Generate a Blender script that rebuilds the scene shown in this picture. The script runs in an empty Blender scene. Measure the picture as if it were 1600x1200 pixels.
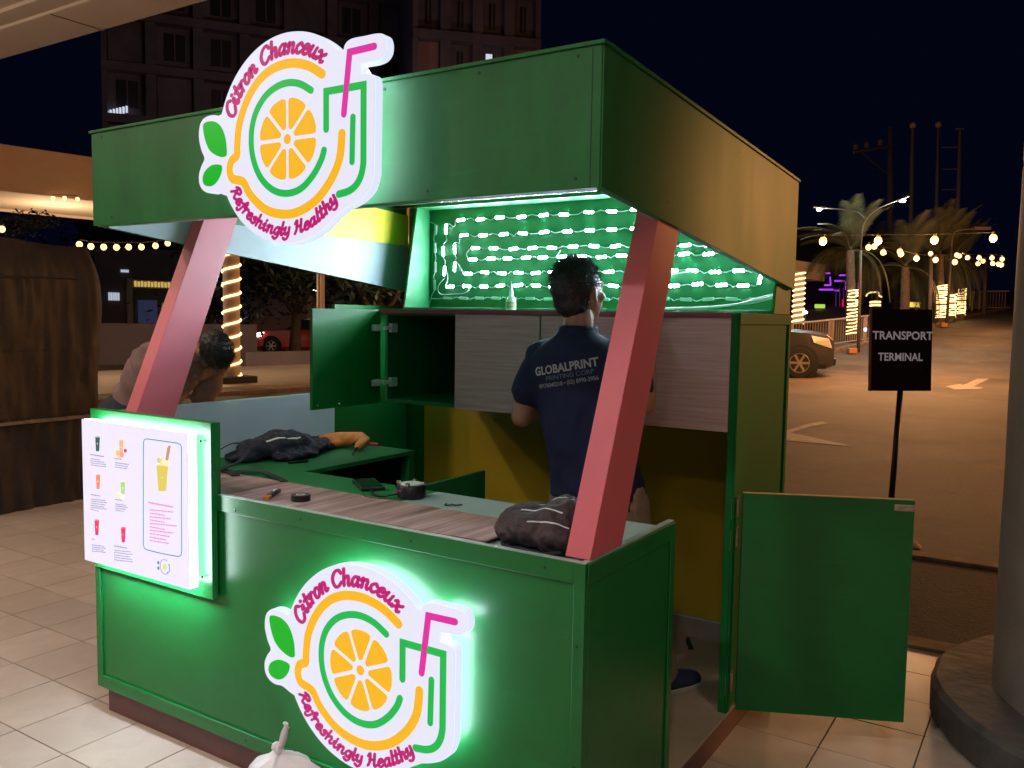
import bpy, bmesh, math, random
import numpy as np
from mathutils import Vector, Matrix, noise
from mathutils.bvhtree import BVHTree
random.seed(7)
S = bpy.context.scene
COL = S.collection
PI = math.pi

# ------------------------------------------------------------------ camera
F_PX, CAM = 1341.1, Vector((0.9219, -1.7747, 1.4827))
YAW, PITCH, ROLL = -0.5695, 0.0769, 0.016
def cam_axes():
    f = Vector((math.sin(YAW)*math.cos(PITCH), math.cos(YAW)*math.cos(PITCH), -math.sin(PITCH)))
    r = Vector((math.cos(YAW), -math.sin(YAW), 0)); u = r.cross(f)
    c, s = math.cos(ROLL), math.sin(ROLL)
    return r*c + u*s, u*c - r*s, f
RT, UP, FW = cam_axes()
cd = bpy.data.cameras.new('camera'); cam = bpy.data.objects.new('camera', cd); COL.objects.link(cam)
cd.sensor_width = 36; cd.lens = F_PX/1600*36; cd.clip_start = .05; cd.clip_end = 2000
cam.matrix_world = Matrix(((RT.x, UP.x, -FW.x, CAM.x), (RT.y, UP.y, -FW.y, CAM.y), (RT.z, UP.z, -FW.z, CAM.z), (0, 0, 0, 1)))
S.camera = cam
# ------------------------------------------------------------------ world, sun, exposure
W = bpy.data.worlds.new('World'); S.world = W; W.use_nodes = True
nt = W.node_tree; nt.nodes.clear()
sky = nt.nodes.new('ShaderNodeTexSky'); sky.sky_type = 'NISHITA'; sky.sun_disc = False
sky.sun_elevation = math.radians(-8); sky.sun_rotation = math.radians(200)
b1 = nt.nodes.new('ShaderNodeBackground'); b1.inputs[1].default_value = .05
b2 = nt.nodes.new('ShaderNodeBackground'); b2.inputs[0].default_value = (.0008, .0011, .0052, 1); b2.inputs[1].default_value = 1.0
ad = nt.nodes.new('ShaderNodeAddShader'); wo = nt.nodes.new('ShaderNodeOutputWorld')
nt.links.new(sky.outputs[0], b1.inputs[0]); nt.links.new(b1.outputs[0], ad.inputs[0]); nt.links.new(b2.outputs[0], ad.inputs[1]); nt.links.new(ad.outputs[0], wo.inputs[0])
S.view_settings.view_transform = 'Standard'; S.view_settings.look = 'None'; S.view_settings.gamma = 1; S.view_settings.use_curve_mapping = False
S.view_settings.exposure = .25
def lamp(name, kind, loc, energy, color, size=.1, target=None, spot=None, blend=.6):
    l = bpy.data.lights.new(name, kind); l.energy = energy; l.color = color
    if kind in ('POINT', 'SPOT'): l.shadow_soft_size = size
    if kind == 'AREA': l.shape = 'DISK'; l.size = size
    if spot: l.spot_size = math.radians(spot); l.spot_blend = blend
    o = bpy.data.objects.new(name, l); COL.objects.link(o); o.location = loc
    if target is not None: o.rotation_euler = (Vector(target)-Vector(loc)).to_track_quat('-Z', 'Y').to_euler()
    return o
WARM, SODIUM, COOL = (1, .84, .68), (1, .43, .14), (.80, .88, 1)

# ------------------------------------------------------------------ pixel -> place helpers (each on a real plane or at a real distance)
def ray(u, w): return RT*((u-800)/F_PX) + UP*((600-w)/F_PX) + FW
def at(u, w, d): return CAM + ray(u, w)*d
def onp(u, w, x=None, y=None, z=None):
    r = ray(u, w)
    t = (x-CAM.x)/r.x if x is not None else (y-CAM.y)/r.y if y is not None else (z-CAM.z)/r.z
    return CAM + r*t
F2 = Vector((FW.x, FW.y, 0)).normalized(); R2 = Vector((RT.x, RT.y, 0)).normalized()
ROADZ = -.03
def hgt(x, y):
    p = Vector((x, y, 0)) - CAM; d = p.dot(F2); l = p.dot(R2)
    k = min(1, max(0, (l-2)/7)); k = k*k*(3-2*k)
    t = (d + .3*l - 24.6)/3
    return ROADZ + .08*3*(t if t > 20 else math.log1p(math.exp(t)))*k
def gp(u, d):
    p = at(u, 500, d); z = hgt(p.x, p.y); q = at(u, 600, d)
    s = (z-p.z)/(q.z-p.z); p = p.lerp(q, s); p.z = hgt(p.x, p.y); return p
def zat(u, w, d): return at(u, w, d).z

# ------------------------------------------------------------------ materials
def mat(name, col, rough=.5, metal=0, emit=None, estr=0, var=0, vs=8, bump=0, bs=60, coat=0, spec=.5, stretch=None, stops=None, trans=0, rand=0, alpha=1):
    m = bpy.data.materials.new(name); m.use_nodes = True; n = m.node_tree.nodes; L = m.node_tree.links
    b = n['Principled BSDF']; c = tuple(col)+(1,)
    b.inputs['Base Color'].default_value = c; b.inputs['Roughness'].default_value = rough; b.inputs['Metallic'].default_value = metal
    b.inputs['Coat Weight'].default_value = coat; b.inputs['Coat Roughness'].default_value = .3; b.inputs['Specular IOR Level'].default_value = spec
    b.inputs['Transmission Weight'].default_value = trans; b.inputs['Alpha'].default_value = alpha
    if emit is not None:
        b.inputs['Emission Color'].default_value = tuple(emit)+(1,); b.inputs['Emission Strength'].default_value = estr
    tc = n.new('ShaderNodeTexCoord'); mp = n.new('ShaderNodeMapping'); L.new(tc.outputs['Object'], mp.inputs[0])
    if stretch: mp.inputs['Scale'].default_value = stretch
    if var or stops:
        nz = n.new('ShaderNodeTexNoise'); nz.inputs['Scale'].default_value = vs; nz.inputs['Detail'].default_value = 6; nz.inputs['Roughness'].default_value = .62
        L.new(mp.outputs[0], nz.inputs[0]); cr = n.new('ShaderNodeValToRGB')
        if stops:
            e = cr.color_ramp.elements
            while len(e) < len(stops): e.new(.5)
            for i, (p, q) in enumerate(stops): e[i].position = p; e[i].color = tuple(q)+(1,)
        else:
            cr.color_ramp.elements[0].position = .3; cr.color_ramp.elements[1].position = .72
            cr.color_ramp.elements[0].color = tuple(x*(1-var) for x in col)+(1,); cr.color_ramp.elements[1].color = tuple(min(1, x*(1+var)) for x in col)+(1,)
        L.new(nz.outputs[0], cr.inputs[0]); last = cr.outputs[0]
        if rand:
            oi = n.new('ShaderNodeObjectInfo'); hs = n.new('ShaderNodeHueSaturation'); mr = n.new('ShaderNodeMapRange')
            mr.inputs[3].default_value = 1-rand; mr.inputs[4].default_value = 1+rand
            L.new(oi.outputs['Random'], mr.inputs[0]); L.new(mr.outputs[0], hs.inputs['Value']); L.new(last, hs.inputs['Color']); last = hs.outputs[0]
        L.new(last, b.inputs['Base Color'])
        rr = n.new('ShaderNodeMapRange'); rr.inputs[3].default_value = max(.03, rough-.08); rr.inputs[4].default_value = min(1, rough+.1)
        L.new(nz.outputs[0], rr.inputs[0]); L.new(rr.outputs[0], b.inputs['Roughness'])
    if bump:
        n2 = n.new('ShaderNodeTexNoise'); n2.inputs['Scale'].default_value = bs; n2.inputs['Detail'].default_value = 4
        L.new(mp.outputs[0], n2.inputs[0]); bp = n.new('ShaderNodeBump'); bp.inputs['Strength'].default_value = bump; bp.inputs['Distance'].default_value = .01
        L.new(n2.outputs[0], bp.inputs['Height']); L.new(bp.outputs[0], b.inputs['Normal'])
    return m
M = {}
M['green'] = mat('green_paint', (.004, .155, .03), .34, var=.18, vs=3, bump=.04, bs=14, coat=.15, spec=.4)
M['green_in'] = mat('green_paint_shelf', (.008, .17, .05), .52, var=.15, vs=5, bump=.04, bs=20)
M['green_roof'] = mat('green_paint_fascia', (.012, .16, .035), .50, var=.28, vs=2.2, bump=.06, bs=9, stretch=(3, 3, .7))
M['plinth'] = mat('maroon_paint', (.13, .05, .045), .5, var=.25, vs=9, bump=.05)
M['red'] = mat('salmon_paint', (.68, .135, .175), .45, var=.05, vs=4, coat=.2)
M['green_matt'] = mat('green_paint_matt', (.004, .15, .03), .6, var=.2, vs=3, bump=.04, bs=14, spec=.22)
M['yellow'] = mat('yellow_laminate', (.60, .41, .03), .30, var=.12, vs=3, coat=.2)
M['yellow2'] = mat('lemon_laminate', (.75, .62, .04), .45, var=.05, vs=3)
M['whitelam'] = mat('white_laminate', (.55, .60, .68), .35, var=.05, vs=2, coat=.15)
M['soffit'] = mat('pale_laminate', (.30, .39, .42), .4, var=.08, vs=2)
M['paletop'] = mat('pale_counter', (.34, .46, .48), .4, var=.12, vs=4)
M['edge'] = mat('pale_edge_band', (.35, .5, .46), .4, var=.15, vs=20)
M['trim'] = mat('aluminium_strip', (.6, .6, .66), .25, metal=.7)
M['ledge'] = mat('maroon_edge', (.24, .07, .10), .35, var=.15, vs=12)
M['floorin'] = mat('vinyl_floor', (.42, .34, .27), .4, var=.15, vs=7)
M['cab'] = mat('ash_laminate', (.4, .3, .3), .38, vs=3.2, stretch=(1.2, 1.2, 34), stops=[(.25, (.44, .29, .305)), (.5, (.58, .41, .425)), (.75, (.70, .54, .55))])
M['dark_in'] = mat('unlit_board', (.008, .03, .03), .5, var=.2)  # shade of the green interior put into the colour; also colours screws and seam
M['strip'] = mat('plank_laminate', (.3, .2, .2), .42, vs=2.6, stretch=(9, .45, 1), stops=[(.30, (.10, .04, .045)), (.43, (.30, .16, .165)), (.56, (.46, .31, .31)), (.72, (.62, .48, .48))])
M['raw'] = mat('raw_plywood_edge', (.75, .50, .18), .6, var=.25, vs=30)
M['hinge'] = mat('hinge_metal', (.45, .36, .28), .35, metal=.6, var=.3, vs=40)
M['chrome'] = mat('bright_metal', (.7, .7, .72), .2, metal=1)
M['acryl'] = mat('lit_white_acrylic', (.2, .2, .22), .35, emit=(.80, .82, 1), estr=.74)
M['acryl_side'] = mat('lit_white_acrylic_return', (.2, .2, .23), .3, emit=(.74, .82, 1), estr=.80)
M['halo'] = mat('sign_back_light', (.5, .5, .5), .4, emit=(.72, .85, 1), estr=15)
M['halo_soft'] = mat('sign_back_light_soft', (.5, .5, .5), .4, emit=(.72, .85, 1), estr=5)
M['added_glow'] = mat('menu_added_glow', (.5, .5, .5), .4, emit=(.72, .88, 1), estr=95)
M['o_orange'] = mat('lit_orange_film', (.4, .2, .01), .35, emit=(.87, .46, .012), estr=.72)
M['o_green'] = mat('lit_green_film', (.01, .2, .04), .35, emit=(.004, .46, .07), estr=.72)
M['o_leaf'] = mat('lit_leaf_film', (.0, .2, .02), .35, emit=(.0, .42, .01), estr=.72)
M['o_pink'] = mat('lit_magenta_film', (.4, .02, .15), .35, emit=(.62, .02, .34), estr=.72)
M['o_letter'] = mat('magenta_letter', (.35, .01, .12), .3, emit=(.36, .010, .14), estr=.75)
M['menu_face'] = mat('menu_light_panel', (.5, .5, .55), .3, emit=(.70, .68, .93), estr=.76)
M['menu_side'] = mat('menu_light_return', (.6, .6, .6), .4, emit=(.85, .92, 1), estr=17)
M['ink'] = mat('grey_print', (.2, .2, .25), .5, emit=(.30, .29, .36), estr=.8)
M['ink_pink'] = mat('pink_print', (.4, .1, .2), .5, emit=(.62, .25, .42), estr=.9)
M['ink_green'] = mat('dark_green_print', (.03, .2, .15), .5, emit=(.05, .2, .2), estr=.9)
def ink(c): return mat('print_colour', tuple(x*.5 for x in c), .5, emit=c, estr=.85)
M['led'] = mat('led_lens', (.8, .8, .8), .3, emit=(.74, .86, 1), estr=330)
M['ledbody'] = mat('led_housing', (.6, .7, .68), .4)
M['wire'] = mat('white_wire', (.7, .75, .78), .4)
M['blackplastic'] = mat('black_plastic', (.012, .012, .016), .35)
M['blackfab'] = mat('black_fabric', (.012, .014, .03), .75, var=.4, vs=20, bump=.5, bs=90)
M['brownfab'] = mat('dark_brown_nylon', (.04, .022, .03), .6, var=.5, vs=14, bump=.4, bs=70)
M['navy'] = mat('navy_cotton', (.006, .012, .055), .85, var=.25, vs=12, bump=.35, bs=260)
M['khaki'] = mat('khaki_cotton', (.27, .20, .145), .85, var=.15, vs=15, bump=.3, bs=200)
M['skin'] = mat('skin', (.36, .18, .11), .5, var=.1, vs=18)
M['hair'] = mat('black_hair', (.012, .011, .013), .45, var=.3, vs=60)
M['brownshirt'] = mat('brown_cotton', (.20, .125, .12), .85, var=.25, vs=9, bump=.3, bs=160)
M['shoe'] = mat('blue_canvas', (.02, .03, .10), .8, var=.2)
M['sole'] = mat('pale_rubber', (.4, .4, .36), .7)
M['print'] = mat('silver_print', (.42, .44, .46), .6)
M['print2'] = mat('worn_print', (.16, .2, .27), .7)
M['orange'] = mat('orange_plastic', (.62, .22, .04), .45, var=.2, vs=25)
M['redp'] = mat('red_plastic', (.4, .02, .05), .4)
M['screen'] = mat('phone_glass', (.01, .012, .015), .12)
M['plasticbag'] = mat('white_plastic_film', (.74, .74, .80), .35, bump=.35, bs=22, var=.05)
M['tile'] = mat('beige_floor_tile', (.50, .415, .355), .30, var=.12, vs=9, bump=.03, bs=30, rand=.09)
M['grout'] = mat('dark_grout', (.12, .09, .07), .9, var=.3, vs=40)
M['asphalt'] = mat('asphalt', (.075, .065, .06), .75, stops=[(.3, (.07, .056, .05)), (.55, (.115, .094, .083)), (.75, (.17, .14, .125))], vs=.9, bump=.6, bs=120)
M['apron'] = mat('dark_apron', (.03, .024, .022), .85, var=.5, vs=5, bump=.6, bs=60)
M['kerb'] = mat('kerb_concrete', (.22, .15, .12), .85, var=.3, vs=12, bump=.4)
M['roadpaint'] = mat('worn_road_paint', (.34, .31, .28), .7, var=.35, vs=6, bump=.3)
M['concrete'] = mat('grey_concrete', (.29, .26, .235), .65, var=.18, vs=4, bump=.25, bs=30)
M['concrete2'] = mat('scuffed_concrete', (.085, .085, .085), .7, var=.5, vs=7, bump=.6, bs=16)
M['cream'] = mat('cream_render', (.55, .41, .30), .75, var=.08, vs=1.5, bump=.08, bs=30)
M['tarp'] = mat('brown_tarpaulin', (.017, .011, .012), .6, var=.6, vs=4, bump=.6, bs=9)
M['tarp2'] = mat('dark_table_cloth', (.014, .012, .018), .7, var=.5, vs=6, bump=.5, bs=12)
M['signblack'] = mat('black_sign_board', (.004, .005, .014), .45)
M['letter'] = mat('grey_letter', (.42, .36, .36), .6, emit=(.28, .24, .25), estr=.35)
M['bulb'] = mat('warm_bulb', (.9, .8, .6), .3, emit=(1, .50, .16), estr=2.6)
M['bulb_far'] = mat('warm_bulb_far', (.9, .8, .6), .3, emit=(1, .52, .20), estr=2.6)
M['rope'] = mat('rope_light', (.9, .8, .5), .3, emit=(1, .62, .26), estr=3.2)
M['lampwhite'] = mat('white_lamp', (.9, .9, .9), .3, emit=(.9, 1, .85), estr=60)
M['neon'] = mat('purple_neon', (.3, .0, .5), .3, emit=(.36, .04, .80), estr=1.1)
M['pole'] = mat('painted_pole', (.085, .07, .065), .6, var=.1)
M['polefar'] = mat('galvanised_pole', (.17, .15, .18), .6)
M['bark'] = mat('palm_bark', (.10, .07, .05), .9, var=.5, vs=14, bump=.8, bs=25)
M['frond'] = mat('palm_leaf', (.045, .050, .024), .6, var=.4, vs=3)
M['leaf'] = mat('tree_leaf', (.012, .022, .010), .6, var=.5, vs=2)
M['fence'] = mat('fence_paint', (.34, .27, .23), .6)
M['facade'] = mat('facade_render', (.12, .10, .125), .85, var=.3, vs=.4)
M['facade2'] = mat('facade_panel', (.26, .15, .14), .85, var=.2, vs=.4)
M['glassdark'] = mat('dark_window', (.025, .024, .032), .4)
M['carpaint'] = mat('grey_car_paint', (.014, .014, .017), .35, metal=.0, coat=.4)
M['carred'] = mat('red_car_paint', (.38, .012, .012), .4, coat=.2)
M['tyre'] = mat('tyre_rubber', (.012, .012, .012), .85)
M['rim'] = mat('alloy_rim', (.5, .45, .42), .3, metal=.8)
M['headlamp'] = mat('headlamp_glass', (.6, .6, .6), .15, metal=.3)
M['headlit'] = mat('lit_headlamp', (.9, .9, .9), .2, emit=(.95, .92, 1), estr=6)

def enrich(m, scale, lo, hi, col, amt, stretch=(1, 1, 1), rough=None):
    """second layer: patches, scuffs or speckle of another colour mixed in by thresholded noise"""
    n = m.node_tree.nodes; L = m.node_tree.links; b = n['Principled BSDF']
    tc = n.new('ShaderNodeTexCoord'); mp = n.new('ShaderNodeMapping'); mp.inputs['Scale'].default_value = stretch; L.new(tc.outputs['Object'], mp.inputs[0])
    nz = n.new('ShaderNodeTexNoise'); nz.inputs['Scale'].default_value = scale; nz.inputs['Detail'].default_value = 8; nz.inputs['Roughness'].default_value = .7; L.new(mp.outputs[0], nz.inputs[0])
    mr = n.new('ShaderNodeMapRange'); mr.inputs[1].default_value = lo; mr.inputs[2].default_value = hi; mr.inputs[4].default_value = amt; L.new(nz.outputs[0], mr.inputs[0])
    mx = n.new('ShaderNodeMix'); mx.data_type = 'RGBA'; L.new(mr.outputs[0], mx.inputs[0]); mx.inputs[7].default_value = tuple(col)+(1,)
    src = b.inputs['Base Color'].links[0].from_socket if b.inputs['Base Color'].links else None
    if src: L.new(src, mx.inputs[6])
    else: mx.inputs[6].default_value = b.inputs['Base Color'].default_value
    L.new(mx.outputs[2], b.inputs['Base Color'])
    if rough is not None:
        m2 = n.new('ShaderNodeMix'); m2.data_type = 'FLOAT'; L.new(mr.outputs[0], m2.inputs[0]); m2.inputs[3].default_value = rough
        s2 = b.inputs['Roughness'].links[0].from_socket if b.inputs['Roughness'].links else None
        if s2: L.new(s2, m2.inputs[2])
        else: m2.inputs[2].default_value = b.inputs['Roughness'].default_value
        L.new(m2.outputs[0], b.inputs['Roughness'])
for q in ('green', 'green_roof', 'green_in'):
    enrich(M[q], 5, .55, .72, (.012, .21, .05), .5, (1, 1, 5), .5); enrich(M[q], 60, .71, .77, (.10, .26, .14), .5, (3, 3, .6)); enrich(M[q], 1.6, .5, .66, (.004, .10, .022), .45, (1, 1, 1))
enrich(M['red'], 7, .60, .78, (.72, .2, .22), .3, (1, 1, .5), .5); enrich(M['red'], 70, .71, .76, (.75, .45, .42), .5, (2, 2, .5))
enrich(M['asphalt'], 160, .55, .68, (.22, .19, .16), .6); enrich(M['asphalt'], .35, .50, .62, (.035, .026, .022), .7, (1, 1, 1)); enrich(M['asphalt'], 2.3, .60, .72, (.02, .017, .015), .6)
enrich(M['roadpaint'], 22, .48, .62, (.09, .07, .06), .8); enrich(M['tile'], 2.2, .52, .70, (.33, .25, .20), .45, rough=.5); enrich(M['tile'], 90, .66, .74, (.2, .15, .12), .6)
enrich(M['concrete'], 3, .5, .7, (.24, .22, .2), .6, (1, 1, .3)); enrich(M['tarp'], 3, .5, .65, (.035, .022, .022), .7); enrich(M['yellow'], 3, .5, .7, (.45, .29, .02), .5)
enrich(M['apron'], 45, .56, .66, (.10, .07, .055), .8); enrich(M['kerb'], 8, .5, .65, (.08, .055, .045), .8); enrich(M['cream'], 1.1, .5, .7, (.42, .30, .21), .6, (1, 1, 3))
# ------------------------------------------------------------------ mesh builder
ORI = {}
class MB:
    def __init__(s): s.v = []; s.f = []; s.m = []
    def add(s, vs, fs, mi=0):
        o = len(s.v); s.v += [Vector(p) for p in vs]; s.f += [tuple(i+o for i in f) for f in fs]; s.m += [mi]*len(fs); return s
    def box(s, x0, x1, y0, y1, z0, z1, mi=0):
        if x0 > x1: x0, x1 = x1, x0
        if y0 > y1: y0, y1 = y1, y0
        if z0 > z1: z0, z1 = z1, z0
        return s.add([(x0, y0, z0), (x1, y0, z0), (x1, y1, z0), (x0, y1, z0), (x0, y0, z1), (x1, y0, z1), (x1, y1, z1), (x0, y1, z1)],
                     [(0, 3, 2, 1), (4, 5, 6, 7), (0, 1, 5, 4), (1, 2, 6, 5), (2, 3, 7, 6), (3, 0, 4, 7)], mi)
    def hexa(s, p, mi=0):   # 8 points, bottom ring ccw then top ring
        return s.add(p, [(0, 3, 2, 1), (4, 5, 6, 7), (0, 1, 5, 4), (1, 2, 6, 5), (2, 3, 7, 6), (3, 0, 4, 7)], mi)
    def obox(s, c, ax, ay, az, hx, hy, hz, mi=0):
        c = Vector(c); ax = Vector(ax).normalized()*hx; ay = Vector(ay).normalized()*hy; az = Vector(az).normalized()*hz
        return s.hexa([c-ax-ay-az, c+ax-ay-az, c+ax+ay-az, c-ax+ay-az, c-ax-ay+az, c+ax-ay+az, c+ax+ay+az, c-ax+ay+az], mi)
    def tube(s, pts, r, n=8, mi=0, closed=False, cap=True):
        pts = [Vector(p) for p in pts]; N = len(pts); rs = r if isinstance(r, (list, tuple)) else [r]*N
        rings = []; prev = None
        for i, p in enumerate(pts):
            a = pts[(i-1) % N] if (closed or i > 0) else p; b = pts[(i+1) % N] if (closed or i < N-1) else p
            t = (b-a).normalized() if (b-a).length > 1e-9 else Vector((0, 0, 1))
            if prev is None:
                prev = t.orthogonal().normalized()
            prev = (prev - t*prev.dot(t)); prev = prev.normalized() if prev.length > 1e-6 else t.orthogonal().normalized()
            q = t.cross(prev)
            rings.append([p + (prev*math.cos(2*PI*k/n) + q*math.sin(2*PI*k/n))*rs[i] for k in range(n)])
        return s.loft(rings, mi, closed, cap)
    def loft(s, rings, mi=0, closed=False, cap=True):
        n = len(rings[0]); N = len(rings); vs = [p for R in rings for p in R]; fs = []
        for i in range(N if closed else N-1):
            j = (i+1) % N
            for k in range(n):
                l = (k+1) % n; fs.append((i*n+k, i*n+l, j*n+l, j*n+k))
        if cap and not closed:
            fs.append(tuple(range(n-1, -1, -1))); fs.append(tuple((N-1)*n+k for k in range(n)))
        return s.add(vs, fs, mi)
    def lathe(s, prof, c=(0, 0, 0), n=20, mi=0, axis='z', cap=True):
        c = Vector(c); rings = []
        for r, h in prof:
            R = []
            for k in range(n):
                a = 2*PI*k/n; x, y = r*math.cos(a), r*math.sin(a)
                R.append(c + (Vector((x, y, h)) if axis == 'z' else Vector((h, x, y)) if axis == 'x' else Vector((y, h, x))))
            rings.append(R)
        return s.loft(rings, mi, False, cap)
    def ell(s, c, rx, ry, rz, n=16, m=10, rot=None, mi=0):
        c = Vector(c); rings = []
        for j in range(m+1):
            t = PI*(j+.02)/(m+.04) if True else 0
            R = []
            for k in range(n):
                a = 2*PI*k/n; v = Vector((rx*math.sin(t)*math.cos(a), ry*math.sin(t)*math.sin(a), -rz*math.cos(t)))
                if rot is not None: v = rot @ v
                R.append(c+v)
            rings.append(R)
        return s.loft(rings, mi)
    def cap(s, a, b, ra, rb, n=14, mi=0, sx=1.0):   # rounded tapered capsule
        a, b = Vector(a), Vector(b); t = (b-a); L = t.length; t.normalize(); p = t.orthogonal().normalized(); q = t.cross(p); rings = []
        for j in range(5):
            an = -PI/2 + (j+.1)/4.1*PI/2*.98; rings.append((a + t*ra*math.sin(an), ra*math.cos(an)))
        for j in range(5):
            an = (j+.1)/4.1*PI/2*.98; rings.append((b + t*rb*math.sin(an), rb*math.cos(an)))
        return s.loft([[c + (p*math.cos(2*PI*k/n) + q*math.sin(2*PI*k/n))*r for k in range(n)] for c, r in rings], mi)
    def prism(s, poly, y0, y1, plane='xz', mi=0, tri=True):
        n = len(poly)
        def P(a, b, d): return (a, d, b) if plane == 'xz' else (a, b, d) if plane == 'xy' else (d, a, b)
        vs = [P(a, b, y0) for a, b in poly] + [P(a, b, y1) for a, b in poly]
        fs = [tuple(range(n)), tuple(range(2*n-1, n-1, -1))] + [(i, i+n, (i+1) % n+n, (i+1) % n) for i in range(n)]
        return s.add(vs, fs, mi)
def mk(name, mb, mats, parent=None, origin=None, smooth=False, bevel=0, auto=None):
    if parent is not None: org = ORI[parent.name]
    else: org = Vector(origin) if origin is not None else Vector((0, 0, 0))
    me = bpy.data.meshes.new(name); me.from_pydata([tuple(p-org) for p in mb.v], [], mb.f)
    if not isinstance(mats, (list, tuple)): mats = [mats]
    for m in mats: me.materials.append(m)
    if len(mats) > 1: me.polygons.foreach_set('material_index', mb.m)
    me.update(); bm = bmesh.new(); bm.from_mesh(me); bmesh.ops.recalc_face_normals(bm, faces=bm.faces); bm.to_mesh(me); bm.free()
    if smooth: me.polygons.foreach_set('use_smooth', [True]*len(me.polygons))
    if auto: me.set_sharp_from_angle(angle=math.radians(auto))
    o = bpy.data.objects.new(name, me); COL.objects.link(o)
    if parent is not None: o.parent = parent
    else: o.location = org
    ORI[o.name] = org
    if bevel:
        b = o.modifiers.new('bevel', 'BEVEL'); b.width = bevel; b.segments = 2; b.limit_method = 'ANGLE'; b.angle_limit = math.radians(50)
    return o
def thing(name, label, cat, loc, group=None, local=False):
    o = bpy.data.objects.new(name, None); COL.objects.link(o); o.empty_display_size = .1; o.location = loc
    ORI[o.name] = Vector((0, 0, 0)) if local else Vector(loc)
    return tag(o, label, cat, group)
def tag(o, label, cat, group=None):
    o['label'] = label; o['category'] = cat
    if group: o['group'] = group
    return o
def struct(o): o['kind'] = 'structure'; return o
def stuff(o): o['kind'] = 'stuff'; return o
def dup(root, loc, rotz=None, label=None, group=None):
    r = root.copy(); COL.objects.link(r); r.location = loc
    if rotz is not None: r.rotation_euler[2] = rotz
    if label: r['label'] = label
    if group: r['group'] = group
    for ch in list(root.children):
        c = ch.copy(); COL.objects.link(c); c.parent = r
        for g in list(ch.children):
            d = g.copy(); COL.objects.link(d); d.parent = c
    return r
def piece(src, loc, parent, rot=None, scale=None, org=None):   # a linked copy of a one-mesh part
    c = src.copy(); COL.objects.link(c); c.parent = parent; c.location = loc
    if rot is not None: c.rotation_euler = rot
    if scale is not None: c.scale = scale
    return c
def remesh(mb, voxel, smooth=4, disp=0, dscale=8, seed=0):
    me = bpy.data.meshes.new('tmp'); me.from_pydata([tuple(p) for p in mb.v], [], mb.f)
    bm = bmesh.new(); bm.from_mesh(me); bmesh.ops.recalc_face_normals(bm, faces=bm.faces); bm.to_mesh(me); bm.free()
    o = bpy.data.objects.new('tmp', me); COL.objects.link(o)
    r = o.modifiers.new('r', 'REMESH'); r.mode = 'VOXEL'; r.voxel_size = voxel
    if smooth: sm = o.modifiers.new('s', 'SMOOTH'); sm.factor = .5; sm.iterations = smooth
    dg = bpy.context.evaluated_depsgraph_get(); ev = o.evaluated_get(dg); m2 = bpy.data.meshes.new_from_object(ev)
    bpy.data.objects.remove(o); out = MB()
    out.v = [v.co.copy() for v in m2.vertices]; out.f = [tuple(p.vertices) for p in m2.polygons]; out.m = [0]*len(out.f)
    if disp:
        for i, v in enumerate(m2.vertices):
            q = v.co*dscale + Vector((seed*7.1, seed*3.3, seed))
            w = noise.noise(q) + .5*noise.noise(q*2.3)
            out.v[i] = out.v[i] + v.normal*w*disp
    bpy.data.meshes.remove(m2); return out
def spl(pts, n=6, closed=False):
    P = [Vector(p) for p in pts]; N = len(P); out = []
    for i in range(N if closed else N-1):
        g = lambda k: P[k % N] if closed else P[max(0, min(N-1, k))]
        a, b, c, d = g(i-1), g(i), g(i+1), g(i+2)
        for j in range(n):
            t = j/n; out.append(.5*((2*b) + (c-a)*t + (2*a-5*b+4*c-d)*t*t + (3*b-a-3*c+d)*t**3))
    if not closed: out.append(P[-1])
    return out
def text_mb(txt, size, mi=0, bold=0, depth=.001, sx=1.0, align='CENTER'):
    cu = bpy.data.curves.new('t', 'FONT'); cu.body = txt; cu.size = size; cu.extrude = depth; cu.offset = bold; cu.align_x = align; cu.resolution_u = 3
    o = bpy.data.objects.new('t', cu); COL.objects.link(o)
    me = bpy.data.meshes.new_from_object(o.evaluated_get(bpy.context.evaluated_depsgraph_get()))
    mb = MB(); mb.v = [Vector((v.co.x*sx, v.co.y, v.co.z)) for v in me.vertices]; mb.f = [tuple(p.vertices) for p in me.polygons]; mb.m = [mi]*len(mb.f)
    bpy.data.objects.remove(o); bpy.data.meshes.remove(me); return mb
def xf(mb, fn): mb.v = [Vector(fn(p)) for p in mb.v]; return mb

# ================================================================== SETTING
# sheet of asphalt following the slope of the car park
def terrain():
    mb = MB(); ds = [-30, -10, -4, 0, 2, 4, 6, 8, 10, 13, 16, 19, 21, 23, 25, 27, 30, 34, 38, 43, 50, 60, 80, 120, 200, 400, 900]
    ls = [-900, -300, -120, -60, -30, -18, -10, -6, -3, 0, 2, 3, 4, 5, 6, 7, 8, 9, 11, 14, 20, 30, 45, 80, 160, 400, 900]
    for d in ds:
        for l in ls:
            p = CAM + F2*d + R2*l; dd = min(d, 70); q = CAM + F2*dd + R2*min(l, 45)
            mb.v.append(Vector((p.x, p.y, hgt(q.x, q.y))))
    n = len(ls)
    for i in range(len(ds)-1):
        for j in range(n-1): mb.f.append((i*n+j, i*n+j+1, (i+1)*n+j+1, (i+1)*n+j)); mb.m.append(0)
    return mb
struct(mk('ground', terrain(), M['asphalt'], smooth=True))
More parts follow.
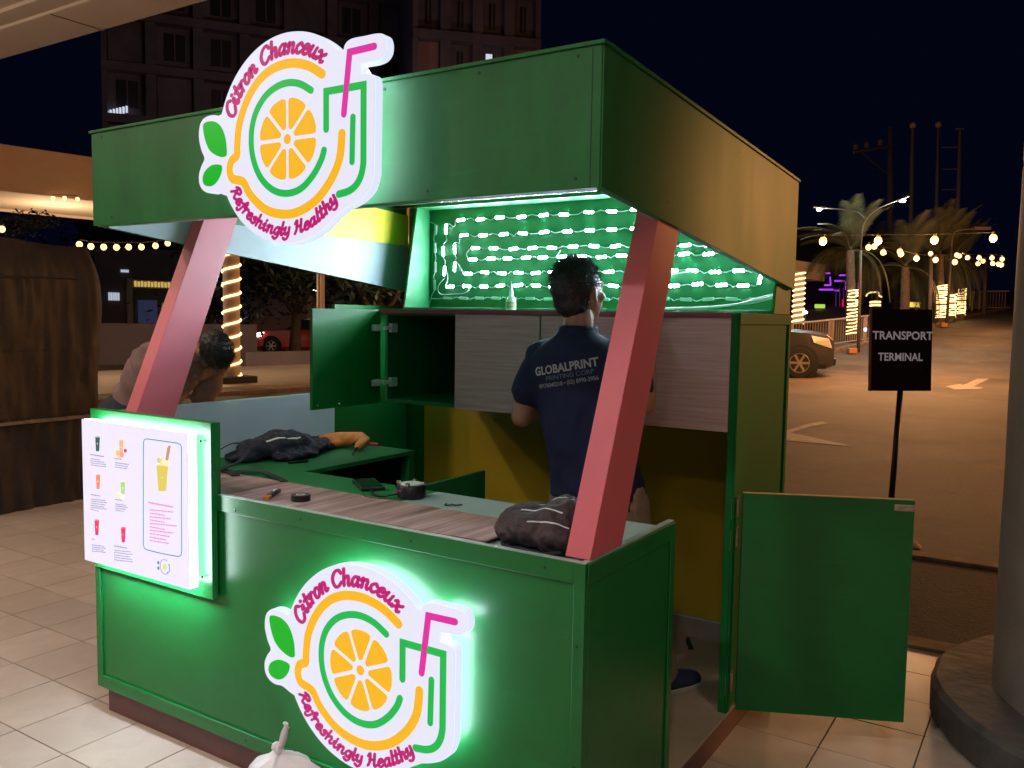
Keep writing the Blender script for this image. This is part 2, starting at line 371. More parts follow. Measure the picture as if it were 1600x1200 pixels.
# tiled floor of the covered walkway
FX0, FX1, FY0, FY1 = -10.0, 4.6, -6.0, 2.46
fl = struct(mk('floor', MB().box(FX0, FX1, FY0, FY1, -.12, -.0035), M['grout']))
TS = .2999; tx0, ty0 = -2.4214, .06
tiles = []
i0 = int(math.floor((FX0-tx0)/TS))+1
for i in range(i0, int((FX1-tx0)/TS)):
    for j in range(int(math.floor((FY0-ty0)/TS))+1, int((FY1-ty0)/TS)):
        x = tx0+(i+.5)*TS; y = ty0+(j+.5)*TS
        if -1.85 < x < -.15 and .2 < y < 1.6: continue
        v = Vector((x, y, 0))-CAM; d = v.dot(FW)
        vis = d > .3 and abs(v.dot(RT)/d*F_PX) < 900 and abs(v.dot(UP)/d*F_PX) < 720
        tiles.append((0 if vis else 1, v.length, x, y))
tiles.sort()
def tile_box(mb, x, y, z0=-.02, g=.0016):
    h = TS/2-g; b = .0012
    mb.hexa([(x-h, y-h, z0), (x+h, y-h, z0), (x+h, y+h, z0), (x-h, y+h, z0), (x-h+b, y-h+b, 0), (x+h-b, y-h+b, 0), (x+h-b, y+h-b, 0), (x-h+b, y+h-b, 0)])
t0 = MB(); tile_box(t0, 0, 0); tproto = None
rest = MB()
for k, (nv, dist, x, y) in enumerate(tiles):
    if k < 298 and nv == 0:
        if tproto is None:
            tproto = mk('tile', t0, M['tile'], fl); c = tproto
        else: c = tproto.copy(); COL.objects.link(c); c.parent = fl
        c.location = (x, y, random.uniform(-.0004, .0004)); c.rotation_euler = (random.uniform(-.0012, .0012), random.uniform(-.0012, .0012), random.choice((0, PI/2, PI, -PI/2)))
    else: tile_box(rest, x, y)
stuff(mk('far_tiles', rest, M['tile'], fl))
# kerb at the edge of the tiles, dark apron, second kerb line
struct(mk('kerb', MB().box(FX0, FX1, 2.462, 2.60, -.14, .012), M['kerb'], bevel=.008))
ap = MB()
for i in range(30):
    x0 = -10+i*.6; ap.add([(x0, 2.602, -.024), (x0+.6, 2.602, -.024), (x0+.6, 4.22, -.024), (x0, 4.22, -.024)], [(0, 1, 2, 3)])
struct(mk('apron', ap, M['apron']))
struct(mk('kerb_line', MB().box(-14, 10, 4.222, 4.36, -.06, -.004), M['kerb'], bevel=.006))
# painted road arrows and lines on the asphalt
def flatpoly(name, px, off=.006):
    mb = MB(); pts = []
    for u, w in px:
        z = 0.0; p = onp(u, w, z=0)
        for _ in range(25):
            z = .5*z + .5*hgt(p.x, p.y)
            if z > 1.3: z = 1.3
            p = onp(u, w, z=z)
        pts.append(Vector((p.x, p.y, hgt(p.x, p.y)+off)))
    mb.add(pts, [tuple(range(len(pts)))]); return mb
struct(mk('road_arrow', flatpoly('a', [(1478, 604), (1500, 600), (1505, 602), (1527, 592), (1546, 592), (1521, 604), (1536, 606), (1533, 608), (1492, 609)]), M['roadpaint']))
struct(mk('road_arrow', flatpoly('a', [(1180, 683), (1232, 672), (1262, 663), (1284, 659), (1294, 662), (1262, 668), (1236, 677), (1260, 682), (1330, 697), (1318, 697), (1232, 689)]), M['roadpaint']))

# building canopy over the camera: slab, edge beam, recessed lamps
cz = 3.8; ce = 2.52
cp = thing('canopy', 'cream edge beam and soffit of the building canopy above the tiled walkway', 'canopy', (-4, -2, cz))
mk('ceiling_slab', MB().box(-13, 6, -9, ce-.62, cz+.05, cz+.2), M['cream'], cp)
mk('edge_beam', MB().box(-13, 6, ce-.45, ce, cz-.002, cz+.75), M['cream'], cp, bevel=.01)
mk('edge_beam_step', MB().box(-13, 6, ce-.62, ce-.452, cz+.02, cz+.6), M['cream'], cp)
for i in range(9): mk('joint_strip', MB().box(-12.2+i*2.1, -12.188+i*2.1, ce-.44, ce+.004, cz-.006, cz+.7), M['grout'], cp)
fx = [(-3.6, -1.6), (-.8, -2.6), (2.3, -1.3), (-6.6, -1.9), (1.9, -4.6)]
p0 = None
for k, (x, y) in enumerate(fx):
    if p0 is None:
        p0 = thing('ceiling_light', 'round warm ceiling light over the menu end of the kiosk', 'ceiling light', (0, 0, 0), 'ceiling lights in the canopy', local=True)
        mk('trim_ring', MB().lathe([(.16, 0), (.16, -.02), (.12, -.025), (.12, 0)], n=24, cap=False), M['trim'], p0)
        mk('diffuser', MB().lathe([(.12, -.012), (.001, -.014)], n=24, cap=False), mat('ceiling_diffuser', (.9, .9, .9), .4, emit=WARM, estr=8), p0)
        q = p0
    else: q = dup(p0, (0, 0, 0), None, ['', 'round warm ceiling light over the middle of the kiosk front', 'round warm ceiling light nearest the concrete column', 'round warm ceiling light nearest the tarpaulin stall', 'round warm ceiling light behind the viewer'][k])
    q.location = (x, y, cz+.05)
    lamp('ceiling_lamp', 'SPOT', (x, y, cz-.0), [200, 200, 115, 160, 330][k], [WARM, (1, .93, .9), (1, .72, .48), (1, .78, .56), (1, .93, .9)][k], .14, (x+(.3 if k == 2 else 0), y, 0), 150, .8)

# big round concrete column with its plinth
ccx, ccy = 1.372, 1.93
cc = thing('concrete_column', 'thick round grey concrete column on a low round plinth at the right edge', 'column', (ccx, ccy, 0))
def wob(mb, a, s, c):
    for i, v in enumerate(mb.v):
        n = noise.noise(v*s); mb.v[i] = v + (v-Vector((c[0], c[1], v.z)))*n*a
    return mb
mk('shaft', wob(MB().lathe([(.61, .15)]+[(.61, .15+.1*i) for i in range(1, 20)]+[(.606, 2.07), (.61, 2.09), (.61, cz+.04)], (ccx, ccy, 0), 96), .004, 3, (ccx, ccy)), M['concrete'], cc, smooth=True, auto=40)
mk('plinth', wob(MB().lathe([(.80, 0), (.815, .02), (.815, .13), (.795, .15), (.6, .152)], (ccx, ccy, 0), 96), .012, 7, (ccx, ccy)), M['concrete2'], cc, smooth=True, auto=40)

# ================================================================== KIOSK
XL, XR, YF, YB = -2.012, 0.0, 0.0, 1.765
k = thing('drinks_kiosk', 'green drinks kiosk with two leaning salmon pillars and a deep green roof band', 'kiosk', (-1.0, .9, 0))
def kb(name, x0, x1, y0, y1, z0, z1, m, bev=.0015, parent=None):
    return mk(name, MB().box(x0, x1, y0, y1, z0, z1), M[m] if isinstance(m, str) else m, parent or k, bevel=bev)
# platform
kb('plinth', XL+.012, XR-.012, YF+.035, YB-.01, 0, .093, 'plinth')
kb('platform_floor', XL+.03, XR-.004, YF+.06, YB-.01, .0935, .1035, 'floorin')
# front body
kb('front_panel', XL, XR, YF+.008, YF+.026, .104, .9, 'green')
kb('bottom_rail', XL+.03, XR-.032, YF, YF+.0075, .1045, .150, 'green')
kb('top_rail', XL+.03, XR-.032, YF, YF+.0075, .852, .9025, 'green')
kb('corner_stile', XL, XL+.0295, YF, YF+.0075, .1045, .9025, 'green')
kb('corner_stile', XR-.0315, XR, YF, YF+.0075, .1045, .9025, 'green')
kb('side_panel', XR-.018, XR, YF+.0265, .552, .104, .9, 'green')
kb('side_rail', XR+.0005, XR+.006, YF+.008, .552, .852, .9, 'green')
kb('side_stile', XR+.0005, XR+.006, .520, .552, .1045, .8515, 'green')
kb('edge_band', -1.322, XR, YF+.0005, YF+.018, .9030, .9050, 'edge', 0)
kb('edge_band', XR-.018, XR, YF+.0182, .552, .9003, .9050, 'edge', 0)
kb('inner_front', -1.49, XR-.019, .50, .512, .104, .864, 'green_in')
kb('end_board', XR-.0185, XR-.0005, .5525, .5545, .104, .9, 'green_in', 0)
kb('counter_top', XL+.02, -.862, YF+.0265, .545, .865, .883, 'green_in')
kb('counter_top', -.8615, XR-.0182, YF+.0265, .545, .865, .883, 'paletop')  # right part of the counter in a paler tone
kb('return_counter', XL+.02, -1.50, .5455, 1.2085, .865, .883, 'green_in')
kb('return_post', -1.548, -1.502, 1.17, 1.2085, .104, .8645, 'green_in')
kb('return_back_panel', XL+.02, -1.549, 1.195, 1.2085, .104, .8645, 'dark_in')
kb('under_counter_door', -.985, -.969, .5465, .995, .16, .880, 'green_in')
# loose sheet of wood laminate on the counter, its right end lifted
mb = MB(); n = 30; top = []; bot = []
for i in range(n+1):
    t = i/n; x = -1.955+t*1.625; l = .0006+.016*max(0, t-.45)**1.5 + .001*math.sin(t*19)
    yf = .055+.012*t; yr = .345-.02*t
    top.append([(x, yf, .8856+l+.002), (x, yr, .8850+l*.3+.002)]); bot.append([(x, yf, .8846+l), (x, yr, .8842+l*.3)])
vs = [p for a, b in zip(top, bot) for p in (a[0], a[1], b[1], b[0])]
fs = [(4*i+a, 4*i+b, 4*i+4+b, 4*i+4+a) for i in range(n) for a, b in ((0, 1), (1, 2), (2, 3), (3, 0))] + [(0, 1, 2, 3), (4*n+3, 4*n+2, 4*n+1, 4*n)]
mb.add(vs, fs)
tag(mk('laminate_sheet', mb, M['strip'], origin=(-1.15, .2, .885)), 'long loose sheet of reddish brown striped wood laminate lying on the green counter', 'laminate sheet')
# raised backing board of the menu and low left wall
kb('menu_backing', -1.985, -1.326, -.022, -.0005, .565, 1.137, 'green')
kb('menu_backing_core', -1.985, -1.3275, .0, .016, .9032, 1.136, 'green')
kb('left_wall', XL, XL+.014, YF+.027, 1.2085, .104, 1.121, 'green')
kb('left_wall_lining', XL+.0145, XL+.0195, .03, 1.208, .8835, 1.120, 'whitelam')
# leaning pillars
def pillar(x0, x1, zb):
    lean = (.358-.013)/(1.736-.907); yb = .030+(zb-.905)*lean; z1 = 2.0; y1 = yb+(z1-zb)*lean; D = .178; D1 = .150
    mb = MB(); mb.hexa([(x0, yb, zb), (x1, yb, zb), (x1, yb+D, zb), (x0, yb+D, zb), (x0, y1, z1), (x1, y1, z1), (x1, y1+D1, z1), (x0, y1+D1, z1)])
    return mk('pillar', mb, M['red'], k, bevel=.002)
pillar(-.072, -.004, .9052); pillar(XL+.022, XL+.090, .8835)
# right end panel and back parts
kb('end_panel', -.036, -.012, 1.105, 1.752, .1038, 1.512, 'green_matt')
for a in ((1.106, 1.752, 1.472, 1.512), (1.106, 1.136, .104, 1.4715), (1.722, 1.752, .104, 1.4715)):
    kb('end_panel_rail', -.0117, -.004, a[0], a[1], a[2], a[3], 'green_matt')
kb('left_end_panel', XL+.0, XL+.018, 1.2095, 1.752, .1038, 1.533, 'green')
kb('back_wall', XL, -.0365, 1.7525, 1.770, .104, 1.50, 'green')
kb('yellow_wall', -1.872, -.037, 1.742, 1.752, .196, 1.10, 'yellow')
kb('base_board', -1.872, -.037, 1.742, 1.7515, .104, .188, 'floorin')
kb('base_strip', -1.872, -.037, 1.736, 1.7415, .188, .196, 'whitelam')
# wall cabinets
CX = [-1.606, -1.208, -.797, -.415, -.037]
kb('cabinet_bottom', CX[0], CX[-1], 1.126, 1.741, 1.101, 1.117, 'green_in')
kb('cabinet_top', CX[0], CX[-1], 1.126, 1.752, 1.486, 1.502, 'green_in')
kb('ledge_edge', CX[0]-.004, CX[-1], 1.100, 1.1255, 1.494, 1.514, 'ledge')
kb('ledge_board', CX[0]-.004, CX[-1], 1.126, 1.752, 1.5025, 1.5125, 'green_in')
for i, x in enumerate(CX): kb('cabinet_divider', x, x+.015 if i < 4 else x-.015, 1.126, 1.741, 1.1175, 1.4855, 'green_in')
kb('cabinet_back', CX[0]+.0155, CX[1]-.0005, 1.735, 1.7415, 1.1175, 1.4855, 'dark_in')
for i in range(1, 4):
    a = CX[i]+(0 if i == 1 else .004); b = CX[i+1]-.004 if i < 3 else CX[4]
    kb('cabinet_door', a, b, 1.107, 1.1255, 1.100, 1.493, 'cab')
kb('door_gap_strip', CX[2]-.0035, CX[2]+.0035, 1.1115, 1.1255, 1.101, 1.493, 'green_in', 0)
d = kb('open_cabinet_door', -1.624, -1.608, .690, 1.098, 1.098, 1.508, 'green')
d['label'] = 'cabinet door standing wide open, glossy green inner side showing'
for z in (1.43, 1.19):
    h = mk('cabinet_hinge', MB().box(-1.6055, -1.590, 1.035, 1.085, z-.014, z+.014).box(-1.602, -1.575, 1.085, 1.135, z-.008, z+.008).box(-1.59, -1.57, 1.13, 1.17, z-.02, z+.02), M['ledbody'], k, bevel=.003)
for p in ((-1.6055, .715, 1.115), (-1.6055, .84, 1.113)): mk('screw', MB().lathe([(.004, 0), (.003, .002)], p, 8, axis='x'), M['chrome'], k)
# LED sign box frame above the ledge
BX0, BX1, BZ0, BZ1 = -1.86, -.016, 1.5135, 2.04
def sidewall(x0, x1):
    return MB().hexa([(x0, 1.545, BZ0), (x1, 1.545, BZ0), (x1, 1.752, BZ0), (x0, 1.752, BZ0), (x0, 1.645, BZ1), (x1, 1.645, BZ1), (x1, 1.752, BZ1), (x0, 1.752, BZ1)])
mk('led_box_side', sidewall(BX0, BX0+.012), M['green_in'], k, bevel=.001); mk('led_box_side', sidewall(BX1-.012, BX1), M['green_roof'], k, bevel=.001)
kb('led_box_back', XL+.02, BX1, 1.7525, 1.7695, 1.5005, 2.045, 'green_in')
kb('led_box_top', BX0+.0125, BX1-.0125, 1.630, 1.752, 2.025, 2.04, 'green_in')
kb('led_box_lip', BX0+.0125, BX1-.0125, 1.545, 1.556, 1.5135, 1.527, 'green_in')
# roof
RF = -.000; RX0, RX1 = XL-.004, XR+.004; RY0, RY1 = .022, 1.742
def zb_(y): return 1.787 + (y-.03)*(1.612-1.787)/(1.741-.03)
def zt_(y): return 2.108 + (y-.03)*(2.036-2.108)/(1.741-.03)
TH = .045
mk('roof_front', MB().box(RX0+.002, RX1-.002, RY0, RY0+TH, 1.787, 2.109), M['green_roof'], k, bevel=.002)
mk('roof_front_lip', MB().box(RX0+TH, RX1-TH, RY0+TH+.0005, RY0+TH+.034, 1.790, 1.812), M['trim'], k, bevel=.002)
def side(x0, x1, name='roof_side', m='green_roof'):
    y0, y1 = RY0+.003, RY1
    return mk(name, MB().hexa([(x0, y0, zb_(y0)), (x1, y0, zb_(y0)), (x1, y1, zb_(y1)), (x0, y1, zb_(y1)), (x0, y0, zt_(y0)), (x1, y0, zt_(y0)), (x1, y1, zt_(y1)), (x0, y1, zt_(y1))]), M[m], k, bevel=.0015)
side(RX1-.018, RX1+.002); side(RX0-.002, RX0+.018)
# inner linings of the left side: pale below, yellow above
def lin(x0, x1, y0, y1, f0, f1, m, name):
    return mk(name, MB().hexa([(x0, y0, f0(y0)), (x1, y0, f0(y0)), (x1, y1, f0(y1)), (x0, y1, f0(y1)), (x0, y0, f1(y0)), (x1, y0, f1(y0)), (x1, y1, f1(y1)), (x0, y1, f1(y1))]), M[m], k)
lin(RX0+.0185, RX0+.022, RY0+TH+.001, RY1-.002, zb_, lambda y: 1.849, 'soffit', 'roof_side_lining')
lin(RX0+.0185, RX0+.030, .75, RY1-.002, lambda y: 1.8495, lambda y: zt_(y)-.03, 'yellow2', 'yellow_lining')
lin(RX1-.0225, RX1-.019, RY0+TH+.001, RY1-.002, zb_, lambda y: 1.849, 'soffit', 'roof_side_lining')
mk('roof_deck', MB().hexa([(RX0+.02, RY0+TH+.001, 2.075), (RX1-.02, RY0+TH+.001, 2.075), (RX1-.02, RY1, 2.046), (RX0+.02, RY1, 2.046), (RX0+.02, RY0+TH+.001, 2.09), (RX1-.02, RY0+TH+.001, 2.09), (RX1-.02, RY1, 2.06), (RX0+.02, RY1, 2.06)]), M['green_in'], k)
mk('roof_back', MB().box(RX0+.02, RX1-.02, RY1+.0285, RY1+.045, 1.70, 2.05), M['green_roof'], k)
# thin capping trim round the top of the roof band
t1 = MB().box(RX0-.006, RX1+.006, RY0-.006, RY0+.03, 2.1095, 2.118)
mk('roof_cap', t1, M['green_roof'], k, bevel=.001)
for x0, x1 in ((RX1-.02, RX1+.008), (RX0-.008, RX0+.02)):
    y0, y1 = RY0+.0305, RY1
    mk('roof_cap', MB().hexa([(x0, y0, zt_(y0)+.001), (x1, y0, zt_(y0)+.001), (x1, y1, zt_(y1)+.001), (x0, y1, zt_(y1)+.001), (x0, y0, zt_(y0)+.010), (x1, y0, zt_(y0)+.010), (x1, y1, zt_(y1)+.010), (x0, y1, zt_(y1)+.010)]), M['green_roof'], k)
for (y, z, r) in ((.42, 1.80, .004), (.36, 1.815, .003), (1.0, 2.03, .002)):
    mk('nail_hole', MB().lathe([(r, 0), (r*.6, .001)], (RX1+.002, y, z), 8, axis='x'), M['blackplastic'], k)
sc0 = None
for (x, z) in [(-.96+.31*i, 2.09) for i in range(3)]+[(-1.9, 1.81), (-.06, 1.81), (-.06, 2.09), (-.5, 1.81), (-1.95, 2.09)]:
    mk('screw', MB().lathe([(.0045, -.0012), (.004, 0)], (x, RY0-.0002, z), 8, axis='y'), M['dark_in'], k)
for (x, z) in [(-.11+.0-.42*i, .878) for i in range(4)]+[(-.018, .7), (-.018, .4), (-.30, .127), (-1.2, .127), (-.90, .127)]:
    mk('screw', MB().lathe([(.004, -.0010), (.0035, 0)], (x, YF-.0002, z), 8, axis='y'), M['dark_in'], k)
mk('seam', MB().box(-.0235, -.0215, RY0-.0006, RY0+.0004, 1.789, 2.104), M['dark_in'], k)
mk('corner_bead', MB().box(-.006, XR+.0015, YF-.0025, YF-.0002, .106, .900), M['green'], k, bevel=.0008)
mk('bent_nail', MB().tube([(-1.245, -.001, .868), (-1.236, -.004, .870), (-1.232, -.004, .862)], .0016, 5), M['chrome'], k)
# gate swung outwards
gx, gy = -.006, 1.168; ex, ey = .513, 1.404
gd = Vector((ex-gx, ey-gy, 0)); gl = gd.length; gd.normalize(); gn = Vector((-gd.y, gd.x, 0)); g0 = Vector((gx, gy, 0))+gd*.012
gate = mk('gate', MB().obox(g0+gd*(gl/2)+Vector((0, 0, .4925)), gd, gn, (0, 0, 1), gl/2, .009, .3915), M['green'], k, bevel=.001)
gate['label'] = 'plain green gate panel standing open on three hinges'
mk('gate_top_edge', MB().obox(g0+gd*(gl/2)+Vector((0, 0, .8853)), gd, gn, (0, 0, 1), gl/2, .0088, .0011), M['raw'], gate)
mk('gate_latch', MB().obox(g0+gd*(gl-.034)-gn*.0115+Vector((0, 0, .857)), gd, gn, (0, 0, 1), .033, .0022, .0115), M['hinge'], gate, bevel=.002)
for z in (.835, .725, .205):
    hb = MB().obox(Vector((-.010, 1.140, z)), (1, 0, 0), (0, 1, 0), (0, 0, 1), .003, .034, .036)
    hb.tube([(gx-.001, gy-.012, z-.036), (gx-.001, gy-.012, z+.036)], .005, 10)
    mk('gate_hinge', hb, M['hinge'], gate, bevel=.001)

# ================================================================== LIT SIGNS
def stroke(pts, w, y0, y1, mi=0, closed=False):
    """flat ribbon with round caps in the xz plane, y0..y1 thick"""
    P = [Vector((a, b)) for a, b in pts]; N = len(P); Lf = []; Rt = []
    for i, p in enumerate(P):
        a = P[i-1] if i else p; b = P[i+1] if i < N-1 else p
        t1 = (p-a).normalized() if i else (b-p).normalized(); t2 = (b-p).normalized() if i < N-1 else t1
        t = (t1+t2).normalized(); nrm = Vector((-t.y, t.x)); c = max(.5, nrm.dot(Vector((-t1.y, t1.x))))
        Lf.append(p+nrm*w/2/c); Rt.append(p-nrm*w/2/c)
    mb = MB()
    def capn(p, q, c, sgn, t):
        out = []
        a0 = math.atan2((p-c).y, (p-c).x)
        for j in range(1, 6): an = a0 + sgn*PI*j/6; out.append(c+Vector((math.cos(an), math.sin(an)))*w/2)
        return out
    e = capn(Lf[-1], Rt[-1], P[-1], -1, None); s0 = capn(Rt[0], Lf[0], P[0], -1, None)
    ring = Lf + e + Rt[::-1] + s0; n = len(ring)
    vs = [(a.x, y0, a.y) for a in ring] + [(a.x, y1, a.y) for a in ring]
    fs = []
    idx = lambda side, i: i if side == 'L' else len(Lf)+len(e)+(N-1-i)
    for o in (0, n):
        for i in range(N-1): fs.append(tuple(o+q for q in (idx('L', i), idx('L', i+1), idx('R', i+1), idx('R', i))))
        fs.append(tuple(o+q for q in [idx('L', N-1)]+list(range(len(Lf), len(Lf)+len(e)))+[idx('R', N-1)]))
        fs.append(tuple(o+q for q in [idx('R', 0)]+list(range(n-len(s0), n))+[idx('L', 0)]))
    fs += [(i, (i+1) % n, (i+1) % n+n, i+n) for i in range(n)]
    return mb.add(vs, fs, mi)
def cat2(pts, n=6): return [(p.x, p.y) for p in spl([Vector((a, b, 0)) for a, b in pts], n)]
GL = {
 'C': (1.15, [[(1.0, 1.3), (.72, 1.68), (.3, 1.45), (.08, .8), (.28, .1), (.7, 0), (1.05, .4)]]),
 'i': (.58, [[(.0, .72), (.22, 1), (.22, .2), (.38, 0), (.55, .25)], [(.22, 1.45), (.25, 1.5)]]),
 't': (.66, [[(.28, 1.6), (.24, .25), (.4, 0), (.62, .22)], [(.0, 1.05), (.58, 1.05)]]),
 'r': (.72, [[(.0, .72), (.2, 1), (.2, .0)], [(.2, .6), (.42, 1), (.65, .88)]]),
 'o': (.82, [[(.38, 1), (.1, .65), (.14, .15), (.4, 0), (.68, .35), (.64, .85), (.38, 1)]]),
 'n': (1.0, [[(.0, .75), (.2, 1), (.2, 0)], [(.2, .6), (.48, 1), (.66, .8), (.64, .2), (.78, 0), (.95, .2)]]),
 'h': (.98, [[(.12, 1.75), (.18, 0)], [(.18, .6), (.46, 1), (.64, .8), (.62, .2), (.76, 0), (.93, .2)]]),
 'a': (.93, [[(.62, .9), (.35, 1), (.08, .6), (.12, .12), (.35, 0), (.62, .4)], [(.66, 1), (.62, .2), (.78, 0), (.93, .2)]]),
 'c': (.74, [[(.62, .78), (.42, 1), (.1, .65), (.15, .12), (.42, 0), (.68, .25)]]),
 'e': (.76, [[(.1, .48), (.58, .62), (.48, .98), (.22, .9), (.08, .45), (.2, .06), (.45, 0), (.72, .25)]]),
 'u': (.95, [[(0, .75), (.18, 1), (.14, .3), (.32, 0), (.6, .35)], [(.64, 1), (.62, .2), (.76, 0), (.93, .2)]]),
 'x': (.86, [[(.05, .85), (.2, 1), (.4, .6), (.5, .3), (.65, 0), (.84, .15)], [(.75, .98), (.4, .5), (.08, .02)]]),
 'R': (1.1, [[(.32, 1.6), (.28, .8), (.12, 0)], [(.0, 1.25), (.3, 1.65), (.8, 1.6), (.85, 1.15), (.35, .85), (.6, .5), (.8, .02), (1.05, .2)]]),
 'f': (.58, [[(.62, 1.45), (.45, 1.65), (.32, 1.2), (.28, -.2), (.12, -.55), (-.05, -.4)], [(.05, .95), (.55, 1)]]),
 's': (.66, [[(.58, .85), (.35, 1), (.14, .78), (.5, .4), (.42, .03), (.12, .02), (.0, .2)]]),
 'g': (.82, [[(.6, .85), (.35, 1), (.08, .6), (.15, .12), (.4, .05), (.6, .5)], [(.66, 1), (.62, -.2), (.35, -.6), (.05, -.4)]]),
 'l': (.46, [[(.2, 1.75), (.16, .25), (.3, 0), (.46, .2)]]),
 'y': (.84, [[(.0, .75), (.18, 1), (.14, .4), (.32, .08), (.6, .4)], [(.66, 1), (.62, -.2), (.35, -.6), (.05, -.4)]]),
 'H': (1.25, [[(.05, 1.3), (.28, 1.65), (.28, .6), (.1, 0)], [(.88, 1.65), (.8, .3), (.95, 0), (1.15, .2)], [(.25, .85), (.85, .9)]]),
 ' ': (.55, []),
}
def arc_text(parent, txt, c, rad, a0, a1, h, up, y0, y1, w=.0092):
    """letters on a circle; up=1 reads clockwise over the top, up=-1 anticlockwise under the bottom"""
    tot = sum(GL[ch][0] for ch in txt); arc = abs(math.radians(a1-a0))*rad; sx = arc/tot; s = 0
    for ch in txt:
        adv, sts = GL[ch]
        if sts:
            mb = MB()
            for st in sts:
                P = []
                for a, b in cat2(st, 5):
                    xx = (s+a+.16*(b-.5))*sx; an = math.radians(a0) + (-up)*xx/rad; r = rad + up*b*h
                    P.append((c[0]+r*math.cos(an), c[1]+r*math.sin(an)))
                # broad pen: two slightly offset ribbons
                mb2 = stroke(P, w, y0, y1); mb.add(mb2.v, mb2.f)
                dx = w*.36
                P2 = [(a+dx, b+dx*.5) for a, b in P]; mb3 = stroke(P2, w*.8, y0-.0004, y1); mb.add(mb3.v, mb3.f)
            mk('letter', mb, M['o_letter'], parent)
        s += adv
def logo(cx, cz_, rot, label, scale=.98, yf=-.066, halo='halo'):
    t = thing('illuminated_sign', label, 'sign', (cx, yf, cz_), 'round illuminated lemon logo signs')
    T = lambda a, b: (cx+(a+.889)*scale, cz_+(b-1.959)*scale)
    ccx_, ccz_ = -.895, 1.960; R = .296
    out = []
    def arc(c, r, a, b, n):
        for i in range(n+1): an = math.radians(a+(b-a)*i/n); out.append((c[0]+r*math.cos(an), c[1]+r*math.sin(an)))
    arc((ccx_, ccz_), R, 47, 160, 36)
    out += cat2([(-1.19, 2.058), (-1.222, 2.064), (-1.256, 2.058), (-1.276, 2.038), (-1.281, 2.0), (-1.27, 1.962), (-1.256, 1.936), (-1.270, 1.916), (-1.283, 1.888), (-1.280, 1.858), (-1.262, 1.838), (-1.235, 1.830), (-1.205, 1.832), (-1.175, 1.822)], 4)
    arc((ccx_, ccz_), R, 209, 309, 32)
    out += cat2([(-.672, 1.752), (-.640, 1.762), (-.608, 1.777), (-.580, 1.802), (-.566, 1.839)], 4)
    out += [(-.563, 2.02)]; out += cat2([(-.563, 2.075), (-.568, 2.092), (-.583, 2.100), (-.612, 2.102)], 3)
    out += [(-.614, 2.128)]; out += cat2([(-.575, 2.127), (-.545, 2.132), (-.527, 2.150), (-.527, 2.180), (-.546, 2.198), (-.60, 2.2), (-.645, 2.200), (-.668, 2.190), (-.676, 2.172)], 4)
    P = [T(a, b) for a, b in out]
    # remove duplicates
    Q = [P[0]]
    for p in P[1:]:
        if (Vector(p)-Vector(Q[-1])).length > 1e-4: Q.append(p)
    ct = (sum(p[0] for p in Q)/len(Q), sum(p[1] for p in Q)/len(Q))
    def inset(poly, dd):
        n = len(poly); o = []
        for i in range(n):
            a, b, c = Vector(poly[i-1]), Vector(poly[i]), Vector(poly[(i+1) % n]); t_ = (c-a).normalized(); o.append(tuple(b + Vector((-t_.y, t_.x))*dd))
        return o
    yb = yf+.032
    mk('sign_case', MB().prism(Q, yf+.005, yb), M['acryl_side'], t)
    mk('sign_face', MB().prism(inset(Q, .0016), yf, yf+.0046), M['acryl'], t)
    mk('back_light', MB().prism(inset(Q, .022), yb+.0005, yb+.003), M[halo], t)
    a, b = yf-.0022, yf-.0002
    def st(name, pts, w, m, n=6, sm=True):
        p = [T(*q) for q in pts]; p = cat2(p, n) if sm else p
        mk(name, stroke(p, w*scale, a, b), M[m], t)
    st('orange_outline', [(-.752, 2.121), (-.799, 2.148), (-.847, 2.163), (-.896, 2.168), (-.955, 2.160), (-1.010, 2.134), (-1.058, 2.086), (-1.092, 2.020), (-1.102, 1.960), (-1.104, 1.932), (-1.128, 1.918), (-1.137, 1.892), (-1.125, 1.866), (-1.092, 1.858), (-1.072, 1.848), (-1.045, 1.812), (-.984, 1.768), (-.915, 1.750), (-.849, 1.752), (-.778, 1.780), (-.721, 1.830), (-.687, 1.887), (-.678, 1.953)], .026, 'o_orange', 5)
    st('green_arc', [(-.795, 2.083), (-.839, 2.106), (-.888, 2.115), (-.938, 2.108), (-.985, 2.085), (-1.023, 2.042), (-1.040, 1.985), (-1.034, 1.921), (-1.003, 1.862), (-.952, 1.822), (-.893, 1.807), (-.835, 1.817), (-.788, 1.850), (-.757, 1.888), (-.745, 1.915)], .020, 'o_green', 5)
    g = [(-.737, 1.971), (-.737, 2.072), (-.600, 2.072), (-.600, 1.90)] + cat2([(-.600, 1.87), (-.606, 1.842), (-.622, 1.816), (-.650, 1.799), (-.690, 1.792)], 4)
    st('glass_outline', g, .020, 'o_green', sm=False)
    st('glass_highlight', [(-.638, 1.993), (-.641, 1.875)], .018, 'o_green', sm=False)
    a -= .0006
    st('straw', [(-.671, 2.004), (-.650, 2.164), (-.563, 2.166)], .0185, 'o_pink', sm=False)
    a += .0006
    # citrus slice: eight wedges round a small core
    C0 = (cx, cz_)
    for i in range(8):
        an = math.radians(rot+45*i+22.5); ha = math.radians(22.5); ri, ro, gp_ = .030*scale, .113*scale, .0055
        ax = Vector((math.cos(an), math.sin(an))); pn = Vector((-ax.y, ax.x)); pts = []
        def edge(r, s):  # point at radius r on the wedge side, kept gp_ off the spoke
            da = math.asin(min(.9, gp_/r)); q = an + s*(ha-da); return Vector((math.cos(q), math.sin(q)))*r
        corners = [edge(ri, -1), edge(ro, -1)] + [Vector((math.cos(an+tt), math.sin(an+tt)))*(ro+.002) for tt in (-.16, 0, .16)] + [edge(ro, 1), edge(ri, 1)]
        n = len(corners)
